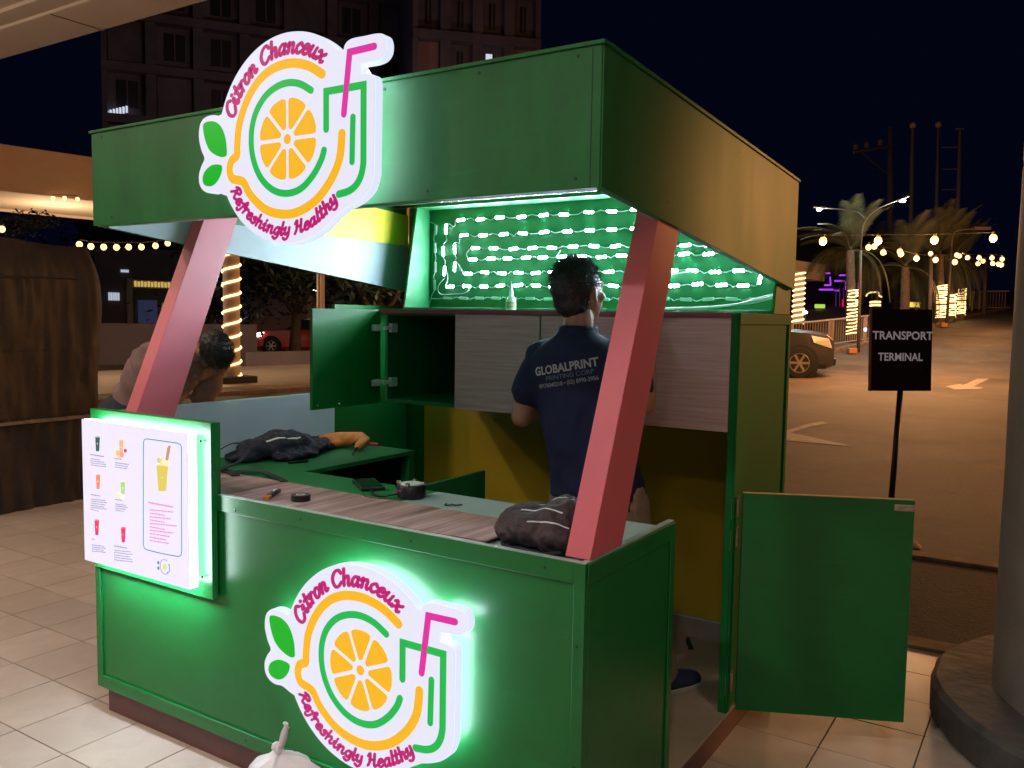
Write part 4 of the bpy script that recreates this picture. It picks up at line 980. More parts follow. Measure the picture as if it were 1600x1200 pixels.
# backpack on the counter beside the right pillar
bp = thing('backpack', 'dark brown nylon backpack slumped on the counter against the salmon pillar', 'backpack', (-.2, .17, .886))
b = MB(); b.ell((-.215, .17, .935), .125, .115, .055, rot=None); b.ell((-.145, .175, .955), .085, .10, .062); b.ell((-.275, .15, .915), .07, .085, .035); b.ell((-.13, .11, .925), .07, .07, .045)
bm_ = remesh(b, .006, 3)
for i, v in enumerate(bm_.v):
    n1 = noise.noise(v*17+Vector((3, 1, 5))); n2 = abs(noise.noise(v*34)); q = v+(v-Vector((-.2, .17, .92))).normalized()*(n1*.014-n2*.012); q.z = max(q.z, .8875); bm_.v[i] = q
mk('bag_body', bm_, M['brownfab'], bp, smooth=True)
def seam(pts, r, m, nm, par, tgt, d=(-.35, .75, -.55), off=.002): mk(nm, project_on(MB().tube(spl(pts, 8), r, 5), tgt, d, off), M[m], par, smooth=True)
for a in (((-.26, .13, .97), (-.20, .12, .985), (-.13, .12, .98)), ((-.22, .10, .94), (-.16, .09, .96), (-.10, .10, .95)), ((-.24, .16, .99), (-.19, .18, 1.0), (-.14, .20, 1.0))): seam(a, .0022, 'wire', 'piping', bp, bm_)
mk('strap', MB().tube(spl([(-.30, .10, .888), (-.27, .07, .889), (-.21, .055, .890), (-.15, .05, .892), (-.10, .07, .90)], 6), .006, 6), M['blackfab'], bp, smooth=True)
mk('buckle', MB().box(-.235, -.205, .040, .058, .888, .893), M['ledbody'], bp, bevel=.001)
# black jacket or bag bundled on the return counter
jb = MB()
for c, r in (((-1.86, .66, .935), (.11, .12, .045)), ((-1.83, .74, .945), (.10, .14, .050)), ((-1.80, .86, .920), (.08, .10, .032)), ((-1.86, .55, .905), (.07, .08, .022)), ((-1.74, .72, .905), (.06, .12, .022)), ((-1.83, .97, .905), (.05, .06, .018))): jb.ell(c, *r)
jm = remesh(jb, .007, 3)
for i, v in enumerate(jm.v):
    n1 = noise.noise(v*15); n2 = abs(noise.noise(v*30+Vector((4, 4, 4)))); q = v+Vector((n1*.5, n1*.3, 1)).normalized()*(n1*.016-n2*.02); q.z = max(q.z, .8845); jm.v[i] = q
jk = thing('fabric_bag', 'crumpled black fabric bag lying on the green return counter by the white wall', 'bag', (-1.84, .72, CT))
mk('bag_body', jm, M['blackfab'], jk, smooth=True)
mk('zip', project_on(MB().tube(spl([(-1.80, .62, .96), (-1.77, .69, .965), (-1.75, .76, .96)], 6), .0045, 5), jm, (-.45, .6, -.66), .003), M['ledbody'], jk)
# orange power drill at the far end of the return counter
dr = thing('power_drill', 'worn orange power drill lying on the return counter, black chuck to the left', 'drill', (-1.74, 1.08, CT))
A0 = Vector((-1.905, 1.02, .915)); A1 = Vector((-1.735, 1.105, .925)); u_ = (A1-A0).normalized()
b = MB(); b.cap(A0+u_*.02, A0+u_*.10, .027, .034); b.cap(A0+u_*.09, A1, .034, .033); b.cap(A1+u_*-.01, A1+Vector((.055, -.03, -.005)), .031, .022); b.cap(A1+Vector((.045, -.015, 0)), A1+Vector((.090, -.105, -.012)), .023, .019); b.ell(A0+u_*.09+Vector((0, -.01, -.012)), .045, .03, .024)
dm = remesh(b, .0045, 3)
for v in dm.v: v.z = max(v.z, .8845)
mk('drill_body', dm, M['orange'], dr, smooth=True)
mk('chuck', MB().tube([A0-u_*.045, A0-u_*.04, A0-u_*.01, A0+u_*.005], [.012, .017, .019, .022], 14), M['blackplastic'], dr, smooth=True, auto=40)
mk('drill_bit', MB().tube([A0-u_*.12, A0-u_*.045], .004, 8), M['chrome'], dr)
mk('trigger', MB().cap(A1+Vector((.028, -.045, -.004)), A1+Vector((.045, -.085, -.008)), .011, .009, 10), M['blackplastic'], dr, smooth=True)
mk('cord_end', MB().tube(spl([A1+Vector((.088, -.10, -.012)), A1+Vector((.100, -.135, -.022)), A1+Vector((.112, -.165, -.036)), A1+Vector((.135, -.19, -.07))], 5), [.013]*3+[.006]*13, 10), M['blackplastic'], dr, smooth=True)
# phone, tape measure, tape roll, cutter, clip, pencil-like bits
def flat_on(c, yaw, L, Wd, H, z=CT): a = Vector((math.cos(yaw), math.sin(yaw), 0)); return MB().obox((c[0], c[1], z+H/2), a, (-a.y, a.x, 0), (0, 0, 1), L/2, Wd/2, H/2)
ph = thing('mobile_phone', 'black mobile phone with dark screen lying on the counter beside the cable tester', 'phone', (-1.105, .47, CT)); ya = -.62
mk('phone_case', flat_on((-1.105, .465), ya, .165, .082, .013), M['blackplastic'], ph, bevel=.003); mk('phone_rim', flat_on((-1.105, .465), ya, .160, .077, .0008, CT+.0131), M['chrome'], ph); mk('screen', flat_on((-1.105, .465), ya, .154, .071, .0008, CT+.0139), M['screen'], ph)
tm = thing('tape_measure', 'small round black tape measure with pale top standing on the counter', 'tape measure', (-.870, .415, CT))
mk('tape_case', MB().lathe([(.044, 0), (.048, .004), (.048, .040), (.044, .045), (.001, .045)], (-.870, .415, CT+.0005), 24), M['blackplastic'], tm, smooth=True, auto=40)
mk('tape_top', MB().lathe([(.036, .0455), (.034, .049), (.001, .050)], (-.870, .415, CT), 20), M['ledbody'], tm, smooth=True, auto=40)
for i in range(4): a = i*PI/2+.4; mk('clip', MB().obox((-.870+.043*math.cos(a), .415+.043*math.sin(a), CT+.05), (1, 0, 0), (0, 1, 0), (0, 0, 1), .006, .006, .005), M['chrome'], tm, bevel=.001)
mk('red_mark', MB().obox((-.882, .3665, CT+.028), (1, .2, 0), (0, 1, 0), (0, 0, 1), .008, .001, .003), M['redp'], tm)
tag(mk('cable', MB().tube(spl([(-1.04, .41, CT+.012), (-.99, .36, CT+.006), (-.94, .355, CT+.006), (-.905, .385, CT+.012)], 6), .004, 6).tube(spl([(-1.01, .50, CT+.006), (-.97, .50, CT+.008), (-.92, .455, CT+.012)], 6), .004, 6).tube(spl([(-1.04, .36, CT+.004), (-.98, .32, CT+.004), (-.90, .33, CT+.004)], 6), .002, 5), M['blackplastic'], origin=(-.98, .4, CT), smooth=True), 'black cable looping between the phone and the tape measure', 'cable')
lt = .8885
tr = thing('tape_roll', 'roll of black electrical tape lying on the striped laminate', 'tape roll', (-1.108, .150, lt))
mk('tape', MB().lathe([(.015, 0), (.031, 0), (.031, .019), (.015, .019)], (-1.108, .150, lt), 28, cap=False), M['blackplastic'], tr, smooth=True, auto=40); mk('cardboard_core', MB().lathe([(.013, .0005), (.0149, .0005), (.0149, .0195), (.013, .0195)], (-1.108, .150, lt), 24, cap=False), M['wire'], tr)
cu_ = thing('box_cutter', 'box cutter with grey body and orange end lying on the striped laminate', 'cutter', (-1.235, .14, lt)); ya = math.atan2(.12, -.075)
mk('cutter_body', flat_on((-1.242, .158), ya, .10, .020, .011, lt), M['blackplastic'], cu_, bevel=.002); mk('cutter_slide', flat_on((-1.245, .165), ya, .035, .009, .004, lt+.0112), M['trim'], cu_, bevel=.001)
mk('cutter_end', flat_on((-1.205, .098), ya, .032, .021, .011, lt), M['orange'], cu_, bevel=.002)
tag(mk('wire_clip', MB().tube(spl([(-.712, .400, CT+.003), (-.700, .375, CT+.004), (-.685, .385, CT+.004), (-.690, .398, CT+.004), (-.672, .392, CT+.004), (-.662, .415, CT+.003)], 5), .0025, 6), M['blackplastic'], origin=(-.69, .39, CT)), 'tiny bent black clip lying alone on the pale counter', 'clip')
tag(mk('marker', flat_on((-1.655, .655), 1.25, .085, .012, .009), M['blackplastic'], origin=(-1.655, .655, CT), bevel=.002), 'thin black stick lying in front of the crumpled black bag', 'marker')
tag(mk('pen', MB().tube([(-1.81, 1.205, CT+.008), (-1.70, 1.19, CT+.008)], .007, 8), M['redp'], origin=(-1.75, 1.2, CT)), 'dark red pen lying beyond the orange drill', 'pen')
# black strap curling over the left end of the counter
sp = MB()
def strap(pts, w, th=.0015):
    P = spl(pts, 7); mb = MB(); rings = []
    for i, p in enumerate(P):
        t_ = (P[min(i+1, len(P)-1)]-P[max(i-1, 0)]).normalized(); s_ = t_.cross(Vector((0, 0, 1))); s_ = s_.normalized() if s_.length > .2 else Vector((0, 1, 0)); u2 = s_.cross(t_).normalized()
        rings.append([p+s_*w/2+u2*th, p-s_*w/2+u2*th, p-s_*w/2-u2*th, p+s_*w/2-u2*th])
    return mb.loft(rings)
q = strap([(-1.85, .30, .89), (-1.80, .35, .94), (-1.74, .40, .985), (-1.685, .42, .975), (-1.67, .38, .93), (-1.70, .32, .897), (-1.64, .36, .893), (-1.57, .40, .892), (-1.50, .37, .896), (-1.43, .35, .892), (-1.385, .335, .8895)], .026)
z = strap([(-1.84, .22, .892), (-1.78, .30, .90), (-1.70, .33, .896), (-1.60, .30, .892)], .030); q.add(z.v, z.f)
tag(mk('strap', q, M['blackfab'], origin=(-1.65, .35, .89), smooth=True, auto=35), 'black webbing strap curling over the left end of the counter behind the menu', 'strap')
# glue bottle and black bit on the ledge
gb = thing('glue_bottle', 'small white glue bottle with pointed nozzle standing on the ledge before the leds', 'bottle', (-1.20, 1.615, 1.5135)); gbx = (-1.209, 1.535, 1.5138)
mk('bottle_body', MB().lathe([(.021, 0), (.023, .004), (.023, .045), (.018, .060), (.010, .070)], gbx, 20), mat('glue_bottle_plastic', (.7, .7, .68), .3, trans=.15), gb, smooth=True, auto=50)
mk('nozzle', MB().lathe([(.010, .0705), (.009, .085), (.003, .120), (.0015, .135)], gbx, 14), M['wire'], gb, smooth=True, auto=50)
mk('bottle_label', MB().lathe([(.0236, .012), (.0236, .042)], gbx, 20, cap=False), mat('worn_label', (.4, .38, .22), .6, var=.5, vs=60), gb)
tag(mk('marker', MB().tube([(-.60, 1.53, 1.5215), (-.53, 1.535, 1.5215)], .0075, 8), M['blackplastic'], origin=(-.565, 1.53, 1.515)), 'short black marker lying on the ledge right of the man', 'marker')
# white power cable on the ledge
cb = MB()
for dz, dy in ((0, 0), (.008, .012), (-.004, .02)): cb.tube(spl([(-.03, 1.60+dy, 1.585+dz), (-.09, 1.55+dy, 1.565+dz), (-.16, 1.50+dy, 1.548), (-.25, 1.44, 1.535), (-.33, 1.36, 1.530), (-.375, 1.22, 1.525), (-.385, 1.118, 1.5195)], 6), .0042, 6)
cb.tube(spl([(-.385, 1.118, 1.5195), (-.392, 1.096, 1.512), (-.398, 1.092, 1.48), (-.41, 1.092, 1.44), (-.43, 1.092, 1.40)], 5), .0032, 6)
tag(mk('cable', cb, M['wire'], origin=(-.25, 1.45, 1.52), smooth=True), 'white power cable lying along the ledge and hanging over the cabinet door', 'cable')
tag(mk('wire_offcut', MB().tube(spl([(-.375, 1.70, .1075), (-.36, 1.66, .112), (-.335, 1.62, .109), (-.325, 1.60, .107)], 5), .011, 7), M['blackplastic'], origin=(-.35, 1.65, .104), smooth=True), 'short black offcut on the kiosk floor by the yellow wall', 'offcut')
# knotted white plastic bag on the tiles
pb = thing('plastic_bag', 'knotted white plastic bag standing on the tiles before the lower sign', 'plastic bag', (-.83, -.19, 0))
mb = MB(); Rr = []
for (r, z) in ((.06, .002), (.125, .02), (.150, .08), (.150, .15), (.135, .20), (.110, .240), (.075, .268), (.035, .285), (.014, .297), (.012, .305)):
    R_ = []
    for j in range(48):
        a = 2*PI*j/48; g = 1+.10*math.sin(a*7+z*9)*min(1, z/.2)+.06*math.sin(a*17+1)*min(1, z/.25)+.10*noise.noise(Vector((math.cos(a)*2, math.sin(a)*2, z*9)))
        lean = -.0*z; R_.append(Vector((-.828+lean+r*g*math.cos(a)-(.010 if z > .26 else 0), -.19+r*g*math.sin(a), z+.006*noise.noise(Vector((math.cos(a)*3, math.sin(a)*3, z*12+5))))))
    Rr.append(R_)
mk('bag_body', mb.loft(Rr), M['plasticbag'], pb, smooth=True)
kn = MB(); kn.ell((-.845, -.195, .312), .017, .015, .015); kn.ell((-.832, -.20, .305), .012, .010, .012)
mk('knot', remesh(kn, .0025, 1, .003, 60, 3), M['plasticbag'], pb, smooth=True)
hd = MB(); rg_ = []
for t_, w_ in ((0, .008), (.15, .013), (.35, .016), (.6, .017), (.8, .013), (.93, .010), (1, .014)):
    c = Vector((-.825, -.20, .312)).lerp(Vector((-.785, -.205, .395)), t_); rg_.append([c+Vector((w_*.85, .002, -w_*.35)), c+Vector((.0, -.006, .002)), c+Vector((-w_*.85, .002, w_*.35)), c+Vector((0, .004, 0))])
hd.loft(rg_); hd.ell((-.790, -.205, .399), .012, .006, .006, 10, 6)
mk('handle', hd, M['plasticbag'], pb, smooth=True)
for o_ in [pb]: o_.scale = (.84, .84, .94)
# litter on the tiles
tag(mk('paper_scrap', MB().prism([(-2.02, -.475), (-2.00, -.460), (-1.965, -.462), (-1.96, -.473), (-1.99, -.483)], .0015, .0035, 'xy'), M['wire'], origin=(-2, -.47, 0)), 'tiny white paper scrap on the tiles left of the kiosk', 'litter')
tag(mk('dry_leaf', MB().prism([(-2.14, -.395), (-2.115, -.375), (-2.08, -.372), (-2.06, -.384), (-2.10, -.400)], .0015, .0045, 'xy'), M['bark'], origin=(-2.1, -.39, 0)), 'tiny dark dry leaf on the tiles beyond the paper scrap', 'leaf')

# ================================================================== CAR PARK AND STREET
# standing sign
sd = 5.7; sb = gp(1386, sd)
ts = thing('standing_sign', 'black standing sign lettered TRANSPORT TERMINAL on a thin black pole', 'sign', tuple(sb))
s_r = (R2*.985+F2*.17).normalized(); s_n = Vector((-s_r.y, s_r.x, 0)); sc = at(1408, 547, sd); hu = (Vector((0, 0, 1)) + s_r*(-.035)).normalized()
mk('board', MB().obox(sc, s_r, s_n, hu, .220, .012, .272), M['signblack'], ts, bevel=.004)
mk('board_edge', MB().obox(sc-s_r*.224, s_r, s_n, hu, .0035, .014, .272), M['plinth'], ts)
for txt, w_, u_c, sz in (('TRANSPORT', 524, 1410.5, .076), ('TERMINAL', 557.5, 1408, .073)):
    c = at(u_c, w_, sd-.02); mb = text_mb(txt, sz, bold=.0014, depth=.001, sx=1.02 if txt[1] == 'R' else .95)
    h0 = max(v.y for v in mb.v)/2
    xf(mb, lambda p: c + s_r*p.x + hu*(p.y-h0) - s_n*(.0 + p.z)); off = (sc-s_n*.0135-c).dot(s_n)
    mb.v = [v + s_n*((sc - v).dot(s_n) - .0150) for v in mb.v]
    mk('lettering', mb, M['letter'], ts)
mk('pole', MB().tube([(sb.x, sb.y, sb.z+.02), tuple(sc-hu*.272)], .019, 12), M['signblack'], ts, smooth=True)
mk('base', MB().lathe([(.19, 0), (.19, .012), (.16, .022), (.03, .028)], tuple(sb), 28), M['signblack'], ts, smooth=True, auto=40)
lf = onp(1427, 857, z=ROADZ)
tag(mk('litter_cup', MB().lathe([(.03, 0), (.055, .01), (.05, .02), (.02, .045), (.002, .05)], tuple(lf), 14), M['cream'], origin=tuple(lf), smooth=True), 'small pale plastic lid dropped at the edge of the asphalt beyond the gate', 'litter')

def wheel(t, c, ax, R_=.37, wd=.24, label=None):
    a = Vector(ax).normalized(); up = Vector((0, 0, 1)); f = up.cross(a)
    def P(r, h, an): return Vector(c)+a*h+(f*math.cos(an)+up*math.sin(an))*r
    def lt(prof, n=28): return [[P(r, h, 2*PI*k_/n) for k_ in range(n)] for r, h in prof]
    w = mk('wheel', MB().loft(lt([(R_*.62, -wd/2), (R_*.96, -wd/2), (R_, -wd*.3), (R_, wd*.3), (R_*.96, wd/2), (R_*.64, wd/2), (R_*.60, wd*.2)]), cap=True), M['tyre'], t, smooth=True, auto=40)
    rb = MB().loft(lt([(R_*.64, wd*.49), (R_*.60, wd*.50), (R_*.58, wd*.25), (R_*.1, wd*.22)]), cap=False); rb.loft(lt([(R_*.13, wd*.2), (R_*.12, wd*.46), (.002, wd*.47)], 12))
    for s in range(6):
        an = s*PI/3; d = f*math.cos(an)+up*math.sin(an); q = d.cross(a)
        rb.obox(Vector(c)+a*(wd*.40)+d*R_*.35, d, q, a, R_*.25, R_*.075, wd*.05)
    mk('rim', rb, M['rim'], w, bevel=.004)
def car(label, cat, base, yaw, paint, suv=True, lit=False, grp=None):
    L = 4.75 if suv else 4.1; wh = .92 if suv else .84; t = thing('parked_car', label, cat, tuple(base), grp, local=True)
    k_ = 1.12 if suv else .92; gc = .24 if suv else .17
    # stations: x, half width, z low, z belt, z roof, roof half width
    st = [(L/2, .60, .42, .72, .73, .5), (L/2-.05, .78, .32, .86, .90, .62), (L/2-.22, .88, gc, .98, 1.03, .70), (L/2-.75, wh, gc, 1.04, 1.09, .72), (L/2-1.30, wh, gc, 1.07, 1.14, .72),
          (L/2-1.42, wh, gc, 1.08, 1.22, .70), (L/2-2.15, wh, gc, 1.10, 1.72, .60), (L/2-2.9, wh, gc, 1.10, 1.78, .60), (-L/2+.75, wh, gc, 1.10, 1.72, .60), (-L/2+.25, .88, gc+.05, 1.08, 1.35, .62), (-L/2+.02, .80, gc+.15, 1.0, 1.06, .62)]
    rings = []
    for x, w_, z0, zb2, zr, wr in st:
        z0, zb2, zr = z0, zb2*k_*(.92 if not suv else .98), zr*k_*(.86 if not suv else .98)
        rings.append([Vector(p) for p in ((x, -w_*.86, z0), (x, -w_, z0+.12), (x, -w_*1.0, (z0+zb2)/2), (x, -w_*.97, zb2), (x, -wr-.02, zr-.05), (x, -wr+.08, zr), (x, 0, zr+.015), (x, wr-.08, zr), (x, wr+.02, zr-.05), (x, w_*.97, zb2), (x, w_*1.0, (z0+zb2)/2), (x, w_, z0+.12), (x, w_*.86, z0))])
    body = mk('body', MB().loft(rings[::-1]), paint, t, smooth=True, auto=28)
    R_ = .385 if suv else .31; kk = k_*(.98 if suv else .86); kb2 = k_*(.98 if suv else .92)
    for sx_ in (L/2-.88, -L/2+.95):
        for sy in (-1, 1):
            ar = MB().lathe([(R_+.085, 0), (R_+.085, .02), (R_*.5, .02)], (0, 0, 0), 28, axis='y'); ar.v = [Vector((sx_+v.x, sy*(wh+.002)+sy*(-.01+v.y), R_+v.z)) for v in ar.v]
            mk('wheel_arch', ar, M['tyre'], t)
            wheel(t, (sx_, sy*(wh-.09), R_), (0, sy, 0), R_, .24)
    for sy in (-1, 1):
        for xa, xb in ((L/2-1.75, L/2-2.55), (L/2-2.62, -L/2+.85)):
            zb3, zr3 = 1.10*kb2, 1.68*kk
            mk('side_window', MB().hexa([(xb, sy*(wh*.955), zb3+.02), (xa+.25, sy*(wh*.955), zb3+.02), (xa+.25, sy*(wh*.955+.015), zb3+.02), (xb, sy*(wh*.955+.015), zb3+.02), (xb, sy*.63, zr3), (xa-.15, sy*.63, zr3), (xa-.15, sy*.645, zr3), (xb, sy*.645, zr3)]), M['glassdark'], t)
        hl = MB().hexa([(L/2-.55, sy*.70, .80*kb2), (L/2-.55, sy*.925, .82*kb2), (L/2-.12, sy*.86, .70*kb2), (L/2+.015, sy*.52, .68*kb2), (L/2-.62, sy*.70, .99*kb2), (L/2-.62, sy*.925, .98*kb2), (L/2-.20, sy*.87, .92*kb2), (L/2-.02, sy*.52, .86*kb2)])
        mk('headlight', hl, M['headlit'] if lit else M['headlamp'], t)
        mk('door_line', MB().box(L/2-2.58, L/2-2.57, sy*(wh-.002), sy*(wh+.003), gc+.15, 1.02*kb2), M['tyre'], t)
        mk('mirror', MB().cap((L/2-1.75, sy*(wh+.02), 1.14*kb2), (L/2-1.78, sy*(wh+.17), 1.17*kb2), .05, .09, 10), paint, t, smooth=True)
    gr = MB(); [gr.box(L/2-.01, L/2+.03, -.50, .50, z*kb2, z*kb2+.025) for z in (.60, .66, .72, .78)]
    mk('grille', gr, M['chrome'], t); mk('windscreen', MB().hexa([(L/2-1.45, -.66, 1.16*kk), (L/2-1.45, .66, 1.16*kk), (L/2-1.35, .66, 1.18*kk), (L/2-1.35, -.66, 1.18*kk), (L/2-2.10, -.56, 1.68*kk), (L/2-2.10, .56, 1.68*kk), (L/2-2.06, .56, 1.70*kk), (L/2-2.06, -.56, 1.70*kk)]), M['glassdark'], t)
    mk('bumper', MB().hexa([(L/2-.18, -.84, .32), (L/2+.04, -.55, .32), (L/2+.04, .55, .32), (L/2-.18, .84, .32), (L/2-.18, -.84, .50), (L/2+.06, -.55, .50), (L/2+.06, .55, .50), (L/2-.18, .84, .50)]), M['blackplastic'], t, bevel=.03)
    t.rotation_euler = (0, 0, yaw); return t
yr_ = math.atan2(R2.y, R2.x)
wp = gp(1248, 21.6); yw = yr_-.20
cb_ = wp - Vector((math.cos(yw), math.sin(yw), 0))*(4.75/2-.88) + Vector((-math.sin(yw), math.cos(yw), 0))*.92
car('dark grey pickup or suv parked on the asphalt, only its front wheel and headlight showing', 'car', Vector((cb_.x, cb_.y, wp.z)), yw, M['carpaint'])
wp = gp(424, 33); yw = yr_+PI+.12
cb_ = wp - Vector((math.cos(yw), math.sin(yw), 0))*(4.1/2-.88) - Vector((-math.sin(yw), math.cos(yw), 0))*.8
car('small red car with a lit headlight passing beyond the rope-lit column', 'car', Vector((cb_.x, cb_.y, wp.z-.02)), yw, M['carred'], suv=False, lit=True)

# walkway canopy running away behind the kiosk
pA, pB = at(-260, 400, 13.2), at(1288, 400, 42); dA = Vector((pB.x-pA.x, pB.y-pA.y, 0)); LA = dA.length; dA.normalize(); nA = Vector((-dA.y, dA.x, 0))
wc = thing('walkway_canopy', 'long cream flat canopy of the covered walkway running away behind the kiosk', 'canopy', (pA.x, pA.y, 3.5))
cA = Vector((pA.x, pA.y, 0))+dA*(LA/2)
mk('fascia', MB().obox(cA+Vector((0, 0, 3.93)), dA, nA, (0, 0, 1), LA/2, .06, .40), M['cream'], wc, bevel=.01)
mk('end_fascia', MB().obox(Vector((pB.x, pB.y, 3.93))+nA*1.7-dA*.06, nA, dA, (0, 0, 1), 1.63, .06, .40), M['cream'], wc)
mk('soffit', MB().obox(cA+nA*1.7+Vector((0, 0, 3.62)), dA, nA, (0, 0, 1), LA/2-.1, 1.63, .04), M['cream'], wc)
mk('rear_beam', MB().obox(cA+nA*3.4+Vector((0, 0, 3.78)), dA, nA, (0, 0, 1), LA/2, .06, .25), M['cream'], wc)
def rope(c, r, z0, z1, turns, lab, cat='rope light', rr=.022, n=16, grp=None, m='rope', wobl=0):
    mb = MB(); P = []; N = int(turns*n)
    for i in range(N+1):
        a = 2*PI*i/n; z = z0+(z1-z0)*i/N; q = r*(1+wobl*noise.noise(Vector((i*.37, z, 1)))); P.append(Vector((c[0]+q*math.cos(a), c[1]+q*math.sin(a), z+wobl*.4*noise.noise(Vector((i*.21, 3, z))))))
    mb.tube(P, rr, 6)
    return tag(mk('rope_light', mb, M[m], origin=(c[0], c[1], z0), smooth=True), lab, cat, grp)
def post(u, dd, rad, z1, label, ropes=None, turns=11, rr=.022):
    p = gp(u, dd); t = thing('lit_column', label, 'column', tuple(p), 'rope-lit columns of the walkway canopy')
    mk('shaft', MB().lathe([(rad, .16), (rad, z1-p.z)], tuple(p), 24), M['cream'], t, smooth=True, auto=40)
    q = rad*2.2; mk('base_block', MB().obox((p.x, p.y, p.z+.12), dA, nA, (0, 0, 1), q, q, .12), M['tarp2'], t, bevel=.01)
    rope(p, rad+rr*.6, p.z+.22, z1-.05, turns, ropes, rr=rr)
    return p
pc1 = post(363, 17.6, .165, 3.6, 'cream round column wrapped in rope light behind the left pillar', 'warm rope light spiralling round the near column left of the red car', 12)
pc2 = post(1246, 36, .21, 3.6, 'cream round column wrapped in rope light at the far end of the walkway by the dark car', 'warm rope light spiralling round the far column above the dark car', 10, .035)
p = gp(503, 20.5)
tag(mk('signpost', MB().lathe([(.065, 0), (.065, 3.6-p.z)], tuple(p), 12).box(p.x-.07, p.x-.02, p.y-.10, p.y-.06, p.z+.3, 3.5), M['cream'], origin=tuple(p)), 'slender cream post under the walkway canopy above the open cabinet door', 'post')
# kerbed walkway strip beneath that canopy
gA = Vector((pA.x, pA.y, 0))
struct(mk('walkway_slab', MB().obox(gA+dA*(LA*.5)+nA*1.2+Vector((0, 0, .00)), dA, nA, (0, 0, 1), LA/2+2, 2.9, .075), M['floorin'], bevel=.01))
struct(mk('walkway_step', MB().obox(gA+dA*(LA*.5)-nA*2.0+Vector((0, 0, -.02)), dA, nA, (0, 0, 1), LA/2+2, .28, .06), M['kerb'], bevel=.01))
# small bulbs under the canopy, at left
def bulbs(label, pts, rad, m, wirepts=None, grp='strings of warm bulbs', wr=.008):
    t = thing('string_lights', label, 'string lights', tuple(pts[0]), grp); src = None
    for p in pts:
        if src is None:
            b = MB().ell((0, 0, 0), rad, rad, rad*1.1, 12, 8); b.v = [v+ORI[t.name] for v in b.v]; src = mk('bulb', b, M[m], t, smooth=True); c = src
            so = mk('socket', MB().lathe([(rad*.45, rad*.9), (rad*.5, rad*1.7)], tuple(ORI[t.name]), 8), M['blackplastic'], src)
        else:
            c = src.copy(); COL.objects.link(c); c.parent = t; s2_ = so.copy(); COL.objects.link(s2_); s2_.parent = c
        c.location = Vector(p)-ORI[t.name]
    W_ = wirepts or [Vector(p)+Vector((0, 0, rad*1.6)) for p in pts]
    if len(W_) > 1: mk('wire', MB().tube(spl(W_, 3), wr, 4), M['blackplastic'], t)
    return t
bulbs('row of small warm bulbs hanging below the canopy beam above the tarpaulin stall', [at(u, w, 13.5+i*.2) for i, (u, w) in enumerate([(124, 382), (142, 385), (162, 386), (182, 386.5), (201, 386), (221, 386), (243, 384), (262, 380)])], .048, 'bulb_far')
bulbs('three tiny warm bulbs along the inner edge of the walkway canopy', [at(83, 309.5, 15.4), at(101, 309.5, 15.5), at(121, 311, 15.6)], .035, 'bulb_far')
bulbs('single pink-white bulb at the far left edge above the stall', [at(3, 358, 9.5)], .035, 'bulb_far')
# tarpaulin-covered stall at the left
st_ = thing('market_stall', 'dark stall draped in brown tarpaulin at the left edge of the tiled floor', 'stall', (-6.2, 1.9, 0))
tb = MB(); top_ = [(-5.52, 1.18), (-5.60, 2.22), (-7.6, 2.22), (-7.5, 1.05)]
def drape(z0, z1, pts, bul, seed, nz=30, ns=48, shoulder=0):
    rings = []
    for j in range(nz+1):
        z = z0+(z1-z0)*j/nz; R_ = []
        for a in range(4):
            p, q = Vector((*pts[a], 0)), Vector((*pts[(a+1) % 4], 0)); nn = (q-p).normalized(); nn = Vector((nn.y, -nn.x, 0))
            for i in range(ns):
                t_ = i/ns; v = p.lerp(q, t_); w_ = bul*(noise.noise(Vector((v.x*3, v.y*3, z*.9+seed)))+1.1*abs(noise.noise(Vector((v.x*9, v.y*9, z*1.3+seed))))+.6*abs(noise.noise(Vector((v.x*19, v.y*19, z*3.1+seed)))))
                v = v+nn*w_; sl = shoulder*max(0, (j/nz-.72)/.28)**2; v = v.lerp(Vector((-6.6, 1.7, 0)), sl); v.z = z + (.03*noise.noise(Vector((v.x*2, v.y*2, seed))) if j == nz else 0); R_.append(v)
        rings.append(R_)
    return MB().loft(rings)
mk('tarpaulin', drape(.66, 2.0, top_, .035, 3, shoulder=.09), M['tarp'], st_, smooth=True, auto=60)
mk('table_cloth', drape(.0, .64, [(-5.50, 1.10), (-5.56, 2.28), (-7.6, 2.28), (-7.5, .98)], .05, 8, 8), M['tarp2'], st_, smooth=True, auto=60)
for zz in (1.18, 1.72): mk('rope_band', MB().tube([(a*1.0+(.012 if a > -6 else -.012), b, zz+.012*math.sin(i)) for i, (a, b) in enumerate(top_)], .008, 6, closed=True), M['blackplastic'], st_)
mk('hem', drape(.655, .685, [(a+(.02 if a > -6 else -.02), b) for a, b in top_], .035, 3, nz=2), M['tarp2'], st_)
mk('table_board', MB().hexa([(-7.55, .92, .645), (-5.46, 1.04, .645), (-5.50, 2.34, .645), (-7.65, 2.34, .645), (-7.55, .92, .665), (-5.46, 1.04, .665), (-5.50, 2.34, .665), (-7.65, 2.34, .665)]), M['kerb'], st_, bevel=.004)
